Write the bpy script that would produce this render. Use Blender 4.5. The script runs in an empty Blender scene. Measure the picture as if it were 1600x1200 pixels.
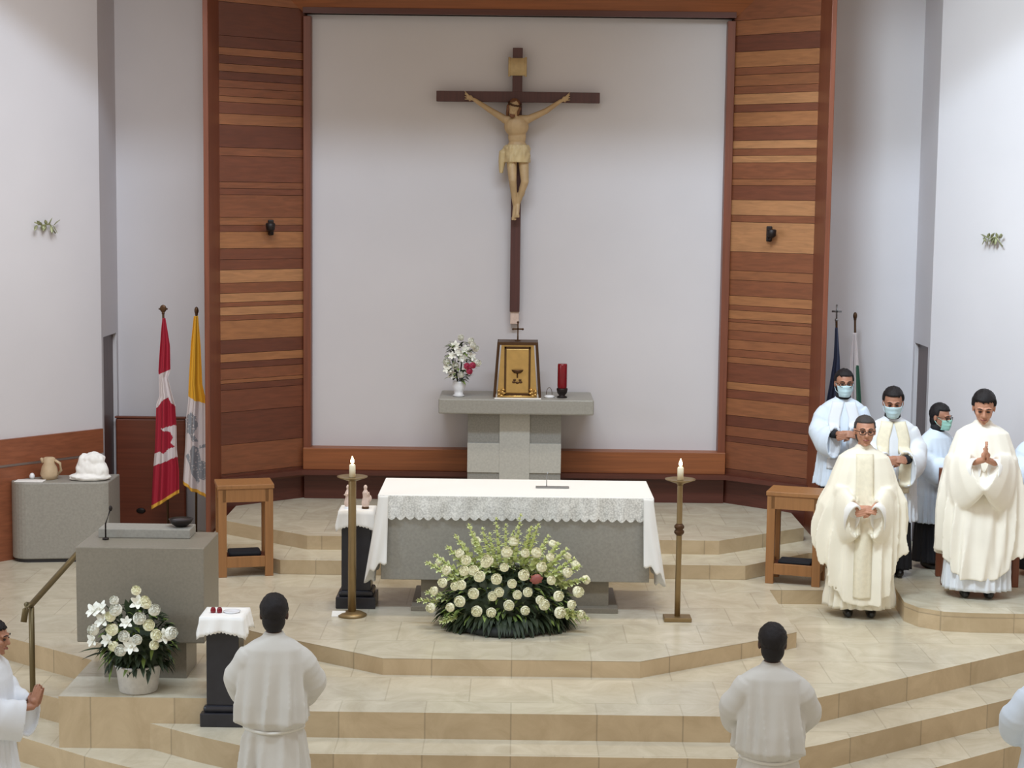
import bpy, bmesh, math, random
from mathutils import Vector, Matrix, noise
PI = math.pi
random.seed(7)
scene = bpy.context.scene
COL = scene.collection

# ------------------------------------------------------------------ camera
FPX, CX, CY, CAMZ = 2700.0, 800.0, 600.0, 3.5
_p, _r, _y = math.atan(290 / FPX), math.radians(0.7), math.radians(0.1)
_cp, _sp, _cy, _sy = math.cos(_p), math.sin(_p), math.cos(_y), math.sin(_y)
FW = Vector((-_sy * _cp, _cy * _cp, -_sp))
_R0 = Vector((_cy, _sy, 0)); _U0 = Vector((-_sy * _sp, _cy * _sp, _cp))
RT = math.cos(_r) * _R0 + math.sin(_r) * _U0
UP = math.cos(_r) * _U0 - math.sin(_r) * _R0
cd = bpy.data.cameras.new('camera'); cam = bpy.data.objects.new('camera', cd); COL.objects.link(cam)
cd.sensor_width = 36; cd.lens = FPX / 1600 * 36; cd.clip_end = 200
M = Matrix((RT, UP, -FW)).transposed().to_4x4(); M.translation = (0, 0, CAMZ)
cam.matrix_world = M
scene.camera = cam

def ray(x, y): return FW + RT * ((x - CX) / FPX) + UP * ((CY - y) / FPX)
def at(x, y, Y):                       # the point on the vertical plane Y seen at a photo pixel
    d = ray(x, y); return Vector((0, 0, CAMZ)) + d * (Y / d.y)
def gz(x, y, z):                       # the point on the level z seen at a photo pixel
    d = ray(x, y); return Vector((0, 0, CAMZ)) + d * ((z - CAMZ) / d.z)

# ------------------------------------------------------------------ world, lights, exposure
w = bpy.data.worlds.new('world'); scene.world = w; w.use_nodes = True
w.node_tree.nodes['Background'].inputs[0].default_value = (1.0, 0.88, 0.76, 1)
w.node_tree.nodes['Background'].inputs[1].default_value = 0.60
scene.view_settings.view_transform = 'Standard'; scene.view_settings.look = 'None'
scene.view_settings.exposure = 0.0; scene.view_settings.gamma = 1.0
scene.view_settings.use_curve_mapping = False

def area(name, loc, target, sx, sy, power, color, spread=180):
    l = bpy.data.lights.new(name, 'AREA'); l.shape = 'RECTANGLE'; l.size = sx; l.size_y = sy
    l.energy = power; l.color = color; l.spread = math.radians(spread)
    o = bpy.data.objects.new(name, l); COL.objects.link(o); o.location = loc
    o.rotation_euler = (Vector(target) - Vector(loc)).to_track_quat('-Z', 'Y').to_euler()
    return o
area('daylight_skylight', (0.6, 8.5, 11.8), (0.0, 16.5, 1.5), 9.0, 0.9, 860, (0.70, 0.84, 1.0))
area('side_wall_light', (0.6, 11.0, 7.6), (5.6, 16.6, 3.3), 1.6, 1.6, 120, (0.76, 0.90, 1.0), 75)
area('side_wall_light', (-2.4, 11.0, 7.0), (-5.0, 17.4, 3.3), 1.6, 1.6, 26, (0.92, 0.95, 1.0), 60)  # added fill light that lifts the dim left walls, not a window
area('daylight_left_windows', (-8.6, 8.4, 3.6), (-1.5, 12.3, -0.2), 2.2, 1.8, 26, (0.66, 0.83, 1.0), 60)
for i, (lx, ly, pw) in enumerate(((-3.0, 15.3, 9), (-0.9, 15.3, 16), (0.9, 15.3, 16), (3.0, 15.3, 9))):
    area('ceiling_downlight', (lx, ly, 6.58), (lx, ly - 0.3, 0), 0.35, 0.35, pw, (1.0, 0.86, 0.66), 95)

# ------------------------------------------------------------------ materials
def newmat(name):
    m = bpy.data.materials.new(name); m.use_nodes = True
    nt = m.node_tree; return m, nt, nt.nodes['Principled BSDF']
def srgb(r, g, b):
    f = lambda c: (c / 255 / 12.92) if c / 255 <= 0.04045 else ((c / 255 + 0.055) / 1.055) ** 2.4
    return (f(r), f(g), f(b), 1)
def mat(name, rgb, rough=0.6, metal=0.0, var=0.0, scale=8.0, bump=0.0, bscale=40.0, stretch=(1, 1, 1), sheen=0, trans=0, emit=None, spec=None):
    m, nt, b = newmat(name); c = srgb(*rgb)
    b.inputs['Base Color'].default_value = c
    b.inputs['Roughness'].default_value = rough; b.inputs['Metallic'].default_value = metal
    if spec is not None: b.inputs['Specular IOR Level'].default_value = spec
    if sheen: b.inputs['Sheen Weight'].default_value = sheen
    if trans: b.inputs['Transmission Weight'].default_value = trans
    if emit: b.inputs['Emission Color'].default_value = srgb(*rgb); b.inputs['Emission Strength'].default_value = emit
    N, L = nt.nodes, nt.links
    tc = N.new('ShaderNodeTexCoord'); mp = N.new('ShaderNodeMapping'); L.new(tc.outputs['Object'], mp.inputs[0])
    mp.inputs['Scale'].default_value = stretch
    if var:
        n = N.new('ShaderNodeTexNoise'); n.inputs['Scale'].default_value = scale; n.inputs['Detail'].default_value = 5
        L.new(mp.outputs[0], n.inputs['Vector'])
        r = N.new('ShaderNodeValToRGB'); r.color_ramp.elements[0].position = 0.3; r.color_ramp.elements[1].position = 0.7
        r.color_ramp.elements[0].color = tuple(x * (1 - var) for x in c[:3]) + (1,)
        r.color_ramp.elements[1].color = tuple(min(1, x * (1 + var)) for x in c[:3]) + (1,)
        L.new(n.outputs['Fac'], r.inputs[0]); L.new(r.outputs[0], b.inputs['Base Color'])
    if bump:
        n2 = N.new('ShaderNodeTexNoise'); n2.inputs['Scale'].default_value = bscale; n2.inputs['Detail'].default_value = 4
        L.new(mp.outputs[0], n2.inputs['Vector'])
        bp = N.new('ShaderNodeBump'); bp.inputs['Strength'].default_value = bump; bp.inputs['Distance'].default_value = 0.01
        L.new(n2.outputs['Fac'], bp.inputs['Height']); L.new(bp.outputs[0], b.inputs['Normal'])
    return m

def tile_mat(name, c1, c2, grout, bw, bh, rough, vertical=False):
    m, nt, b = newmat(name); N, L = nt.nodes, nt.links
    g = N.new('ShaderNodeNewGeometry'); mp = N.new('ShaderNodeMapping')
    L.new(g.outputs['Position'], mp.inputs[0])
    if vertical: mp.inputs['Rotation'].default_value = (PI / 2, 0, 0)
    br = N.new('ShaderNodeTexBrick'); br.offset = 0.5 if not vertical else 0
    br.inputs['Scale'].default_value = 1; br.inputs['Brick Width'].default_value = bw; br.inputs['Row Height'].default_value = bh
    br.inputs['Mortar Size'].default_value = 0.008; br.inputs['Mortar Smooth'].default_value = 0.8
    br.inputs['Color1'].default_value = srgb(*c1); br.inputs['Color2'].default_value = srgb(*c2); br.inputs['Mortar'].default_value = srgb(*grout)
    br.inputs['Bias'].default_value = 0.0
    L.new(mp.outputs[0], br.inputs['Vector'])
    n = N.new('ShaderNodeTexNoise'); n.inputs['Scale'].default_value = 2.6; n.inputs['Detail'].default_value = 8; n.inputs['Roughness'].default_value = 0.65
    n.inputs['Distortion'].default_value = 1.2
    L.new(g.outputs['Position'], n.inputs['Vector'])
    r = N.new('ShaderNodeValToRGB'); r.color_ramp.elements[0].position = 0.35; r.color_ramp.elements[1].position = 0.7
    r.color_ramp.elements[0].color = (0.80, 0.77, 0.73, 1); r.color_ramp.elements[1].color = (1, 1, 1, 1)
    L.new(n.outputs['Fac'], r.inputs[0])
    mx = N.new('ShaderNodeMix'); mx.data_type = 'RGBA'; mx.blend_type = 'MULTIPLY'; mx.inputs[0].default_value = 1
    L.new(br.outputs['Color'], mx.inputs[6]); L.new(r.outputs[0], mx.inputs[7]); L.new(mx.outputs[2], b.inputs['Base Color'])
    rr = N.new('ShaderNodeMapRange'); rr.inputs[3].default_value = rough; rr.inputs[4].default_value = rough + 0.14
    L.new(n.outputs['Fac'], rr.inputs[0]); L.new(rr.outputs[0], b.inputs['Roughness'])
    return m

def wood_mat(name, rgb, dark=0.72, axis='x', rough=0.42):
    m, nt, b = newmat(name); N, L = nt.nodes, nt.links
    tc = N.new('ShaderNodeTexCoord'); mp = N.new('ShaderNodeMapping'); L.new(tc.outputs['Object'], mp.inputs[0])
    mp.inputs['Scale'].default_value = {'x': (0.8, 4, 22), 'z': (22, 22, 0.8)}[axis]
    n = N.new('ShaderNodeTexNoise'); n.inputs['Scale'].default_value = 1.6; n.inputs['Detail'].default_value = 6; n.inputs['Distortion'].default_value = 0.6
    L.new(mp.outputs[0], n.inputs['Vector'])
    r = N.new('ShaderNodeValToRGB'); c = srgb(*rgb)
    r.color_ramp.elements[0].position = 0.32; r.color_ramp.elements[1].position = 0.68
    r.color_ramp.elements[0].color = tuple(x * dark for x in c[:3]) + (1,); r.color_ramp.elements[1].color = c
    L.new(n.outputs['Fac'], r.inputs[0]); L.new(r.outputs[0], b.inputs['Base Color'])
    b.inputs['Roughness'].default_value = rough
    return m

MT = {}
MT['wall'] = mat('white_plaster', (206, 202, 204), 0.85, var=0.02, scale=1.2, bump=0.04, bscale=60)
MT['ceiling'] = mat('ceiling_plaster', (205, 190, 172), 0.9)
MT['floor'] = tile_mat('cream_marble_tread', (218, 211, 190), (209, 203, 184), (197, 190, 170), 0.61, 0.61, 0.16)
MT['riser'] = tile_mat('shade_tinted_riser_marble', (206, 184, 150), (194, 174, 142), (172, 154, 126), 0.61, 3.0, 0.3, True)  # step marble tinted tan: shade of the upright faces put into the colour
for i, c in enumerate(((104, 56, 38), (118, 66, 44), (132, 78, 50), (146, 92, 58), (162, 108, 68), (178, 126, 84))):
    MT['plank%d' % i] = wood_mat('plank_timber_tone_%d' % i, c)
MT['frame_wood'] = wood_mat('frame_timber', (126, 70, 48), axis='z')
MT['frame_wood_h'] = wood_mat('frame_timber_horizontal', (150, 88, 50), axis='x')
MT['dark_wood'] = wood_mat('dark_base_timber', (92, 46, 34), axis='x')
MT['wains'] = wood_mat('wainscot_timber', (146, 86, 58), axis='x')
MT['lowpanel'] = wood_mat('low_panel_timber', (120, 62, 42), axis='x')
MT['oak'] = wood_mat('light_oak', (160, 112, 68), 0.8, axis='z')
MT['seatwood'] = wood_mat('chair_walnut', (120, 66, 42), axis='z')
MT['granite'] = mat('grey_granite', (152, 149, 141), 0.45, var=0.09, scale=45, bump=0.05)
MT['granite_dark'] = mat('grey_granite_darker_block', (146, 144, 138), 0.5, var=0.13, scale=60)
MT['granite_light'] = mat('grey_granite_lighter_block', (186, 184, 176), 0.5, var=0.08, scale=50)
MT['granite_ambo'] = mat('brown_grey_granite', (134, 127, 114), 0.4, var=0.08, scale=55)
MT['black_stone'] = mat('black_polished_pedestal', (40, 40, 46), 0.3, var=0.15, scale=12)
MT['cross_wood'] = wood_mat('cross_walnut', (84, 48, 44), axis='z')
MT['corpus'] = mat('painted_ivory_figure', (184, 156, 116), 0.5, var=0.10, scale=9)
MT['loin'] = mat('painted_loincloth', (196, 174, 130), 0.55, var=0.06, scale=9)
MT['corpus_hair'] = mat('painted_brown_hair', (112, 72, 44), 0.6)
MT['scroll'] = mat('parchment_plate', (190, 165, 120), 0.6, var=0.1, scale=20)
MT['brass'] = mat('aged_brass', (148, 126, 90), 0.42, 0.7, var=0.08, scale=10)
MT['brass_dark'] = mat('darkened_brass', (112, 98, 68), 0.45, 0.6, var=0.08, scale=10)
MT['gold'] = mat('polished_gold', (204, 168, 104), 0.3, 0.8, var=0.08, scale=14)
MT['golddark'] = mat('dark_bronze', (84, 58, 36), 0.45, 0.6)
MT['silver'] = mat('silver_metal', (150, 150, 150), 0.35, 0.8)
MT['cloth_white'] = mat('white_linen', (244, 243, 240), 0.85, sheen=0.2)
MT['alb'] = mat('white_alb_cotton', (222, 226, 232), 0.85, var=0.03, scale=6, sheen=0.2)
MT['alb_grey'] = mat('offwhite_alb_cotton', (204, 202, 196), 0.85, var=0.03, scale=6, sheen=0.1)
MT['surplice'] = mat('white_surplice_cotton', (214, 226, 240), 0.85, var=0.03, scale=6, sheen=0.2)
MT['ivory'] = mat('ivory_chasuble_silk', (238, 232, 214), 0.65, var=0.03, scale=5, sheen=0.3)
MT['ivory2'] = mat('pale_cream_chasuble_silk', (240, 235, 222), 0.65, var=0.03, scale=5, sheen=0.3)
MT['orphrey'] = mat('cream_orphrey_band', (230, 222, 198), 0.6, var=0.05, scale=30)
MT['black'] = mat('black_cassock_wool', (24, 24, 30), 0.8)
MT['shoe'] = mat('black_leather', (20, 18, 18), 0.35)
MT['skin_light'] = mat('light_tan_skin', (190, 138, 112), 0.5, var=0.04, scale=20)
MT['skin_mid'] = mat('brown_skin', (166, 118, 94), 0.5, var=0.04, scale=20)
MT['skin_dark'] = mat('dark_brown_skin', (70, 46, 38), 0.5, var=0.05, scale=20)
MT['hair'] = mat('black_hair', (26, 22, 24), 0.55, bump=0.5, bscale=180, spec=0.3)
MT['hair_grey'] = mat('greying_hair', (58, 52, 50), 0.6, bump=0.5, bscale=180)
MT['mask_blue'] = mat('light_blue_mask', (188, 214, 222), 0.8)
MT['mask_green'] = mat('pale_green_mask', (160, 210, 196), 0.8)
MT['lips'] = mat('lip_tone', (140, 78, 70), 0.5)
MT['eye'] = mat('dark_eye', (24, 16, 14), 0.3)
MT['cincture'] = mat('white_rope', (216, 214, 206), 0.9)
MT['red_glass'] = mat('ruby_red_glass', (122, 8, 24), 0.15, var=0.1, scale=6)
MT['flame'] = mat('candle_flame', (255, 226, 160), 0.5, emit=14)
MT['wax'] = mat('ivory_candle_wax', (246, 238, 212), 0.5)
MT['leaf'] = mat('dark_green_leaf', (40, 54, 30), 0.6, var=0.35, scale=12)
MT['leaf2'] = mat('mid_green_leaf', (112, 134, 66), 0.6, var=0.3, scale=14)
MT['rose'] = mat('cream_white_petal', (250, 248, 220), 0.7, var=0.04, scale=16, sheen=0.2)
MT['floret'] = mat('pale_green_white_floret', (222, 230, 172), 0.6, var=0.1, scale=20)
MT['pink'] = mat('pink_petal', (206, 84, 116), 0.55, var=0.1)
MT['mauve'] = mat('dusky_red_ribbon', (150, 84, 76), 0.5)
MT['whiteflower'] = mat('white_petal', (242, 242, 232), 0.55, var=0.03)
MT['ceramic'] = mat('white_ceramic', (236, 238, 242), 0.25)
MT['grey_bowl'] = mat('grey_white_basket', (206, 202, 196), 0.5, var=0.08, scale=30)
MT['oasis'] = mat('dark_tray', (26, 30, 26), 0.7)
MT['flag_red'] = mat('red_flag_cloth', (158, 22, 46), 0.75)
MT['flag_white'] = mat('white_flag_cloth', (208, 198, 198), 0.8)
MT['flag_yellow'] = mat('yellow_flag_cloth', (214, 160, 40), 0.75)
MT['flag_grey'] = mat('grey_emblem_thread', (140, 142, 148), 0.8)
MT['fringe'] = mat('gold_fringe', (216, 164, 60), 0.7)
MT['flag_navy'] = mat('dark_grey_blue_flag_cloth', (58, 66, 92), 0.8)
MT['flag_green'] = mat('green_flag_cloth', (54, 92, 74), 0.8)
MT['beige'] = mat('beige_pottery', (196, 172, 140), 0.6, var=0.12, scale=12)
MT['figurine'] = mat('painted_figurine', (214, 190, 176), 0.5, var=0.1, scale=30)
MT['green_gold'] = mat('green_gold_metal', (150, 152, 116), 0.4, 0.3)
MT['iron'] = mat('dark_iron', (36, 28, 26), 0.5, 0.4)
MT['door_dark'] = wood_mat('door_timber', (96, 74, 70), axis='z')

def lace_mat():
    m, nt, b = newmat('white_lace'); N, L = nt.nodes, nt.links
    b.inputs['Base Color'].default_value = srgb(252, 252, 248); b.inputs['Roughness'].default_value = 0.9
    tc = N.new('ShaderNodeTexCoord'); v = N.new('ShaderNodeTexVoronoi'); v.inputs['Scale'].default_value = 70
    L.new(tc.outputs['Object'], v.inputs['Vector'])
    n = N.new('ShaderNodeTexNoise'); n.inputs['Scale'].default_value = 11; L.new(tc.outputs['Object'], n.inputs['Vector'])
    a = N.new('ShaderNodeMath'); a.operation = 'MULTIPLY_ADD'; a.inputs[1].default_value = -0.5; a.inputs[2].default_value = 0.92
    L.new(v.outputs['Distance'], a.inputs[0])
    c = N.new('ShaderNodeMath'); c.operation = 'ADD'; L.new(a.outputs[0], c.inputs[0])
    r = N.new('ShaderNodeMapRange'); r.inputs[1].default_value = 0.45; r.inputs[2].default_value = 0.7; r.inputs[3].default_value = 0; r.inputs[4].default_value = 0.2
    L.new(n.outputs['Fac'], r.inputs[0]); L.new(r.outputs[0], c.inputs[1])
    c.use_clamp = True
    L.new(c.outputs[0], b.inputs['Alpha'])
    return m
MT['lace'] = lace_mat()

# ------------------------------------------------------------------ helpers
def obj(name, bm, m, parent=None, smooth=False, mods=None):
    me = bpy.data.meshes.new(name); bm.normal_update(); bm.to_mesh(me); bm.free()
    for mm in (m if isinstance(m, (list, tuple)) else [m]): me.materials.append(MT[mm])
    if smooth: me.polygons.foreach_set('use_smooth', [True] * len(me.polygons))
    o = bpy.data.objects.new(name, me); COL.objects.link(o)
    if parent: o.parent = parent
    return o
def tag(o, label, cat, group=None):
    o['label'] = label; o['category'] = cat
    if group: o['group'] = group
    return o
def thing(name, label, cat, loc=(0, 0, 0), rz=0.0, group=None):
    o = bpy.data.objects.new(name, None); COL.objects.link(o); o.location = loc; o.rotation_euler = (0, 0, rz)
    o.empty_display_size = 0.1
    return tag(o, label, cat, group)
def struct(name, bm, m, smooth=False):
    o = obj(name, bm, m, None, smooth); o['kind'] = 'structure'; return o
def dup(o, parent=None):
    c = o.copy(); COL.objects.link(c)
    if parent: c.parent = parent
    return c
def dup_tree(root, loc, rz, label):
    r = dup(root); r.location = loc; r.rotation_euler = (0, 0, rz); r['label'] = label
    for ch in list(root.children):
        c = dup(ch, r)
        for g in list(ch.children): dup(g, c)
    return r
def BM(): return bmesh.new()
def box(bm, x0, x1, y0, y1, z0, z1, bev=0.0, mi=0):
    v = [bm.verts.new(p) for p in ((x0, y0, z0), (x1, y0, z0), (x1, y1, z0), (x0, y1, z0), (x0, y0, z1), (x1, y0, z1), (x1, y1, z1), (x0, y1, z1))]
    fs = [bm.faces.new([v[i] for i in q]) for q in ((3, 2, 1, 0), (4, 5, 6, 7), (0, 1, 5, 4), (1, 2, 6, 5), (2, 3, 7, 6), (3, 0, 4, 7))]
    for f in fs: f.material_index = mi
    if bev:
        es = list({e for f in fs for e in f.edges})
        bmesh.ops.bevel(bm, geom=es, offset=bev, segments=2, affect='EDGES', profile=0.5)
    return bm
def prism(bm, pts, z0, z1, side_mi=0, top_mi=0):
    a = [bm.verts.new((p[0], p[1], z0)) for p in pts]; b = [bm.verts.new((p[0], p[1], z1)) for p in pts]
    n = len(pts)
    f = bm.faces.new(b); f.material_index = top_mi
    f = bm.faces.new(a[::-1]); f.material_index = side_mi
    for i in range(n):
        f = bm.faces.new((a[i], a[(i + 1) % n], b[(i + 1) % n], b[i])); f.material_index = side_mi
    return bm
def lathe(bm, prof, c=(0, 0, 0), n=24, mi=0, fn=None):
    rings = []
    for r, z in prof:
        ring = []
        for i in range(n):
            a = 2 * PI * i / n; rr = r * (fn(a, z) if fn else 1)
            ring.append(bm.verts.new((c[0] + rr * math.cos(a), c[1] + rr * math.sin(a), c[2] + z)))
        rings.append(ring)
    for j in range(len(rings) - 1):
        for i in range(n):
            f = bm.faces.new((rings[j][i], rings[j][(i + 1) % n], rings[j + 1][(i + 1) % n], rings[j + 1][i])); f.material_index = mi
    bm.faces.new(rings[0][::-1]).material_index = mi; bm.faces.new(rings[-1]).material_index = mi
    return bm
def frame_of(d):
    d = d.normalized(); u = Vector((0, 0, 1)) if abs(d.z) < 0.95 else Vector((0, 1, 0))
    s = d.cross(u).normalized(); return s, s.cross(d).normalized()
def tube(bm, pts, rad, n=10, mi=0, M=None, squash=None, recess=0.0):
    """closed tube along pts; rad = number or list; squash = list of (a,b) radii"""
    pts = [Vector(p) for p in pts]; rings = []
    for k, p in enumerate(pts):
        d = pts[min(k + 1, len(pts) - 1)] - pts[max(k - 1, 0)]
        s, u = frame_of(d)
        ra, rb = squash[k] if squash else ((rad[k], rad[k]) if isinstance(rad, (list, tuple)) else (rad, rad))
        ring = []
        for i in range(n):
            a = 2 * PI * i / n; q = p + s * (ra * math.cos(a)) + u * (rb * math.sin(a))
            ring.append(bm.verts.new(M @ q if M else q))
        rings.append(ring)
        last = (p, s, u, ra, rb, d.normalized())
    if recess:
        p, s, u, ra, rb, d = last
        for (k, off) in ((0.86, 0.0), (0.8, -recess)):
            ring = [bm.verts.new((M @ q) if M else q) for q in [p + d * off + s * (ra * k * math.cos(2 * PI * i / n)) + u * (rb * k * math.sin(2 * PI * i / n)) for i in range(n)]]
            rings.append(ring)
    for j in range(len(rings) - 1):
        for i in range(n):
            bm.faces.new((rings[j][i], rings[j][(i + 1) % n], rings[j + 1][(i + 1) % n], rings[j + 1][i])).material_index = mi
    bm.faces.new(rings[0][::-1]).material_index = mi; bm.faces.new(rings[-1]).material_index = mi
    return bm
def ell(bm, c, r, M=None, nu=16, nv=10, fn=None, mi=0):
    c = Vector(c)
    if isinstance(r, (int, float)): r = (r, r, r)
    rows = []
    for j in range(1, nv):
        t = PI * j / nv; row = []
        for i in range(nu):
            a = 2 * PI * i / nu; d = Vector((math.sin(t) * math.cos(a), math.sin(t) * math.sin(a), math.cos(t)))
            k = fn(d) if fn else 1
            q = c + Vector((d.x * r[0], d.y * r[1], d.z * r[2])) * k
            row.append(bm.verts.new(M @ q if M else q))
        rows.append(row)
    def pole(sg):
        d = Vector((0, 0, sg)); k = fn(d) if fn else 1
        q = c + Vector((0, 0, sg * r[2] * k)); return bm.verts.new(M @ q if M else q)
    tp, bt = pole(1), pole(-1)
    for i in range(nu):
        j = (i + 1) % nu
        bm.faces.new((tp, rows[0][i], rows[0][j])).material_index = mi
        bm.faces.new((bt, rows[-1][j], rows[-1][i])).material_index = mi
        for k in range(len(rows) - 1): bm.faces.new((rows[k][i], rows[k + 1][i], rows[k + 1][j], rows[k][j])).material_index = mi
    return bm
def caps(bm, p0, r0, p1, r1, M=None, n=14):
    p0, p1 = Vector(p0), Vector(p1); d = p1 - p0
    tube(bm, [p0, p0 + d * .5, p1], [r0, (r0 + r1) / 2, r1], n, M=M)
    ell(bm, p0, r0, M, 14, 8); ell(bm, p1, r1, M, 14, 8)
def remesh(o, vox, it=3, fac=0.6):
    m = o.modifiers.new('remesh', 'REMESH'); m.mode = 'VOXEL'; m.voxel_size = vox; m.use_smooth_shade = True
    s = o.modifiers.new('smooth', 'SMOOTH'); s.iterations = it; s.factor = fac
def solid(o, t, off=0):
    m = o.modifiers.new('solid', 'SOLIDIFY'); m.thickness = t; m.offset = off

# ================================================================== SETTING
FZ, P1, P2 = -0.70, -0.13, 0.0
def fl(pts, z0, z1, name='floor'):
    struct(name, prism(BM(), pts, z0, z1, 1, 0), ['floor', 'riser'])
fl([(-9, 3), (9, 3), (9, 20), (-9, 20)], -0.9, FZ)
fl([(-1.68, 11.18), (1.68, 11.18), (3.035, 12.0), (5.9, 14.1), (9, 16.3), (9, 19.6), (-9, 19.6), (-9, 16.3), (-5.9, 14.1), (-3.035, 12.0)], FZ, -0.51)
fl([(-1.62, 11.56), (1.62, 11.56), (2.24, 11.93), (3.767, 13.02), (9, 16.9), (9, 19.5), (-9, 19.5), (-9, 16.9), (-3.767, 13.02), (-2.24, 11.93)], -0.51, -0.32)
fl([(1.55, 11.92), (2.38, 12.5), (4.19, 13.86), (9, 17.4), (9, 19.4), (-9, 19.4), (-9, 17.4), (-4.19, 13.9), (-2.38, 12.5), (-1.82, 12.48), (-1.50, 11.92)], -0.32, P1)
# block of floor that carries the ambo
fl([(-3.28, 12.2), (-2.14, 12.2), (-2.14, 12.75), (-3.28, 13.3)], -0.51, P1 + 0.002)
# altar predella and the two steps behind it
fl([(-0.98, 12.88), (0.98, 12.88), (2.0, 13.58), (2.33, 13.85), (2.33, 15.38), (3.02, 15.40), (3.02, 18.6), (-3.02, 18.6), (-3.02, 14.46), (-2.33, 13.85), (-2.0, 13.58)], P1, P2)
fl([(-2.16, 15.78), (2.16, 15.78), (2.85, 16.4), (3.55, 16.42), (3.55, 18.5), (-3.0, 18.5), (-3.0, 16.55)], P2, 0.135)
fl([(-1.97, 16.27), (1.97, 16.27), (2.9, 17.0), (2.9, 18.6), (-2.9, 18.6), (-2.9, 17.0)], 0.135, 0.27)
# platform of the celebrants
fl([(3.42, 14.8), (3.5, 14.6), (3.68, 14.46), (3.9, 14.42), (6.6, 14.38), (6.6, 14.95), (4.6, 17.3), (3.2, 17.3), (3.2, 15.65), (3.47, 15.45)], P1, 0.04)

TOP = 7.0
# back wall white panel
bm = BM(); box(bm, -2.35, 2.35, 18.40, 18.52, 0.0, 6.0); struct('wall_back', bm, 'wall')
# side walls of the sanctuary (white)
for sgn, nm in ((-1, 'left'), (1, 'right')):
    bm = BM()
    xs = sorted((sgn * 3.0, sgn * 4.40)); box(bm, xs[0], xs[1], 18.5, 18.65, P1, TOP); struct('wall_' + nm, bm, 'wall')
    # return wall with the doorway
    bm = BM(); xs = sorted((sgn * 4.27, sgn * 4.40))
    box(bm, xs[0], xs[1], 17.75, 17.83, P1, TOP); box(bm, xs[0], xs[1], 18.42, 18.5, P1, TOP); box(bm, xs[0], xs[1], 17.83, 18.42, 2.02, TOP)
    struct('wall_%s_return' % nm, bm, 'wall')
    bm = BM(); xs = sorted((sgn * 4.31, sgn * 4.35)); box(bm, xs[0], xs[1], 17.83, 18.42, P1, 2.02)
    struct('door_%d' % (1 if sgn < 0 else 2), bm, 'door_dark')
    # angled nearer wall
    p0 = Vector((sgn * 4.27, 17.75)); p1 = Vector((sgn * 6.6, 15.0)); d = (p1 - p0).normalized(); nrm = Vector((d.y, -d.x)) * (-sgn) 
    if nrm.y < 0: nrm = -nrm
    q = [p0, p1, p1 + nrm * .12, p0 + nrm * .12]
    if sgn > 0: pass
    struct('wall_%s_near' % nm, prism(BM(), q, P1, TOP + 1.5), 'wall')
    # wainscot on it
    off = -nrm * 0.03
    q = [p0 + d * .02 + off, p1 + off, p1, p0 + d * .02]
    bm = prism(BM(), q, P1, 0.80)
    prism(bm, [p0 + d * .02 + off * 1.3, p1 + off * 1.3, p1, p0 + d * .02], 0.83, 1.08)
    struct('trim_%d' % (1 if sgn < 0 else 2), bm, 'wains')
# soffit above the sanctuary and its front beam
bm = BM(); box(bm, -9, 9, 15.1, 18.8, 6.62, 6.8); struct('ceiling', bm, 'ceiling')

# wooden niche: splayed planked panels, fins, upper splay, trims
LB = [(-20, 8, .6), (8, 60, .15), (60, 78, .1), (78, 90, .65), (90, 103, .15), (103, 115, .6), (115, 128, .15), (128, 140, .5), (140, 153, .35), (153, 162, .55), (162, 180, .2), (180, 197, .6), (197, 232, .15), (232, 245, .4), (245, 285, .32), (285, 295, .5), (295, 305, .2), (305, 340, .5), (340, 352, .55), (352, 362, .3), (362, 388, .8), (388, 405, .3), (405, 421, .2), (421, 441, .9), (441, 457, .35), (457, 471, .9), (471, 478, .35), (478, 491, .85), (491, 499, .4), (499, 529, .8), (529, 550, .15), (550, 563, .75), (563, 573, .1), (573, 590, .4), (590, 596, .6), (596, 606, .1), (606, 640, .3), (640, 690, .05), (690, 735, .45), (735, 752, .15)]
RB = [(-20, 28, .45), (28, 52, .6), (52, 78, .15), (78, 103, .75), (103, 115, .4), (115, 133, .65), (133, 145, .45), (145, 162, .85), (162, 174, .25), (174, 197, .75), (197, 219, .3), (219, 232, .9), (232, 243, .4), (243, 254, .9), (254, 280, .4), (280, 290, .6), (290, 313, .3), (313, 337, .95), (337, 348, .5), (348, 395, .85), (395, 425, .5), (425, 440, .6), (440, 465, .5), (465, 480, .7), (480, 488, .5), (488, 502, .75), (502, 507, .4), (507, 520, .6), (520, 535, .5), (535, 550, .65), (550, 562, .4), (562, 572, .55), (572, 602, .25), (602, 614, .7), (614, 628, .2), (628, 655, .6), (655, 672, .15), (672, 688, .5), (688, 697, .15), (697, 740, .35), (740, 752, .15)]
NI = (2.24, 18.30); NO = (3.03, 17.62)
def side_panel(sgn, bands):
    a = Vector((sgn * NI[0], NI[1])); b = Vector((sgn * NO[0], NO[1]))
    d = (b - a).normalized(); back = Vector((-d.y, d.x)); back = back if back.y > 0 else -back
    bm = BM(); ztop = 6.3; xm = 415 if sgn < 0 else 1210
    zs = [(at(xm, y0, 17.95).z, at(xm, y1, 17.95).z, t) for y0, y1, t in bands]
    # continue planks above
    z = zs[0][0]; k = 0
    while z < ztop: zs.append((z + .14, z, [.3, .6, .15, .5][k % 4])); z += .14; k += 1
    for z1, z0, t in zs:
        mi = max(0, min(5, int(t * 5.99)))
        n = 0.0
        q = [a, b, b + back * .05, a + back * .05]
        bb = BM(); prism(bb, q, z0 + 0.002, z1 - 0.002, mi, mi); 
        me = bpy.data.meshes.new('t'); bb.to_mesh(me); bb.free(); bm.from_mesh(me); bpy.data.meshes.remove(me)
    struct('wall_%s_planked' % ('left' if sgn < 0 else 'right'), bm, ['plank%d' % i for i in range(6)])
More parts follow.
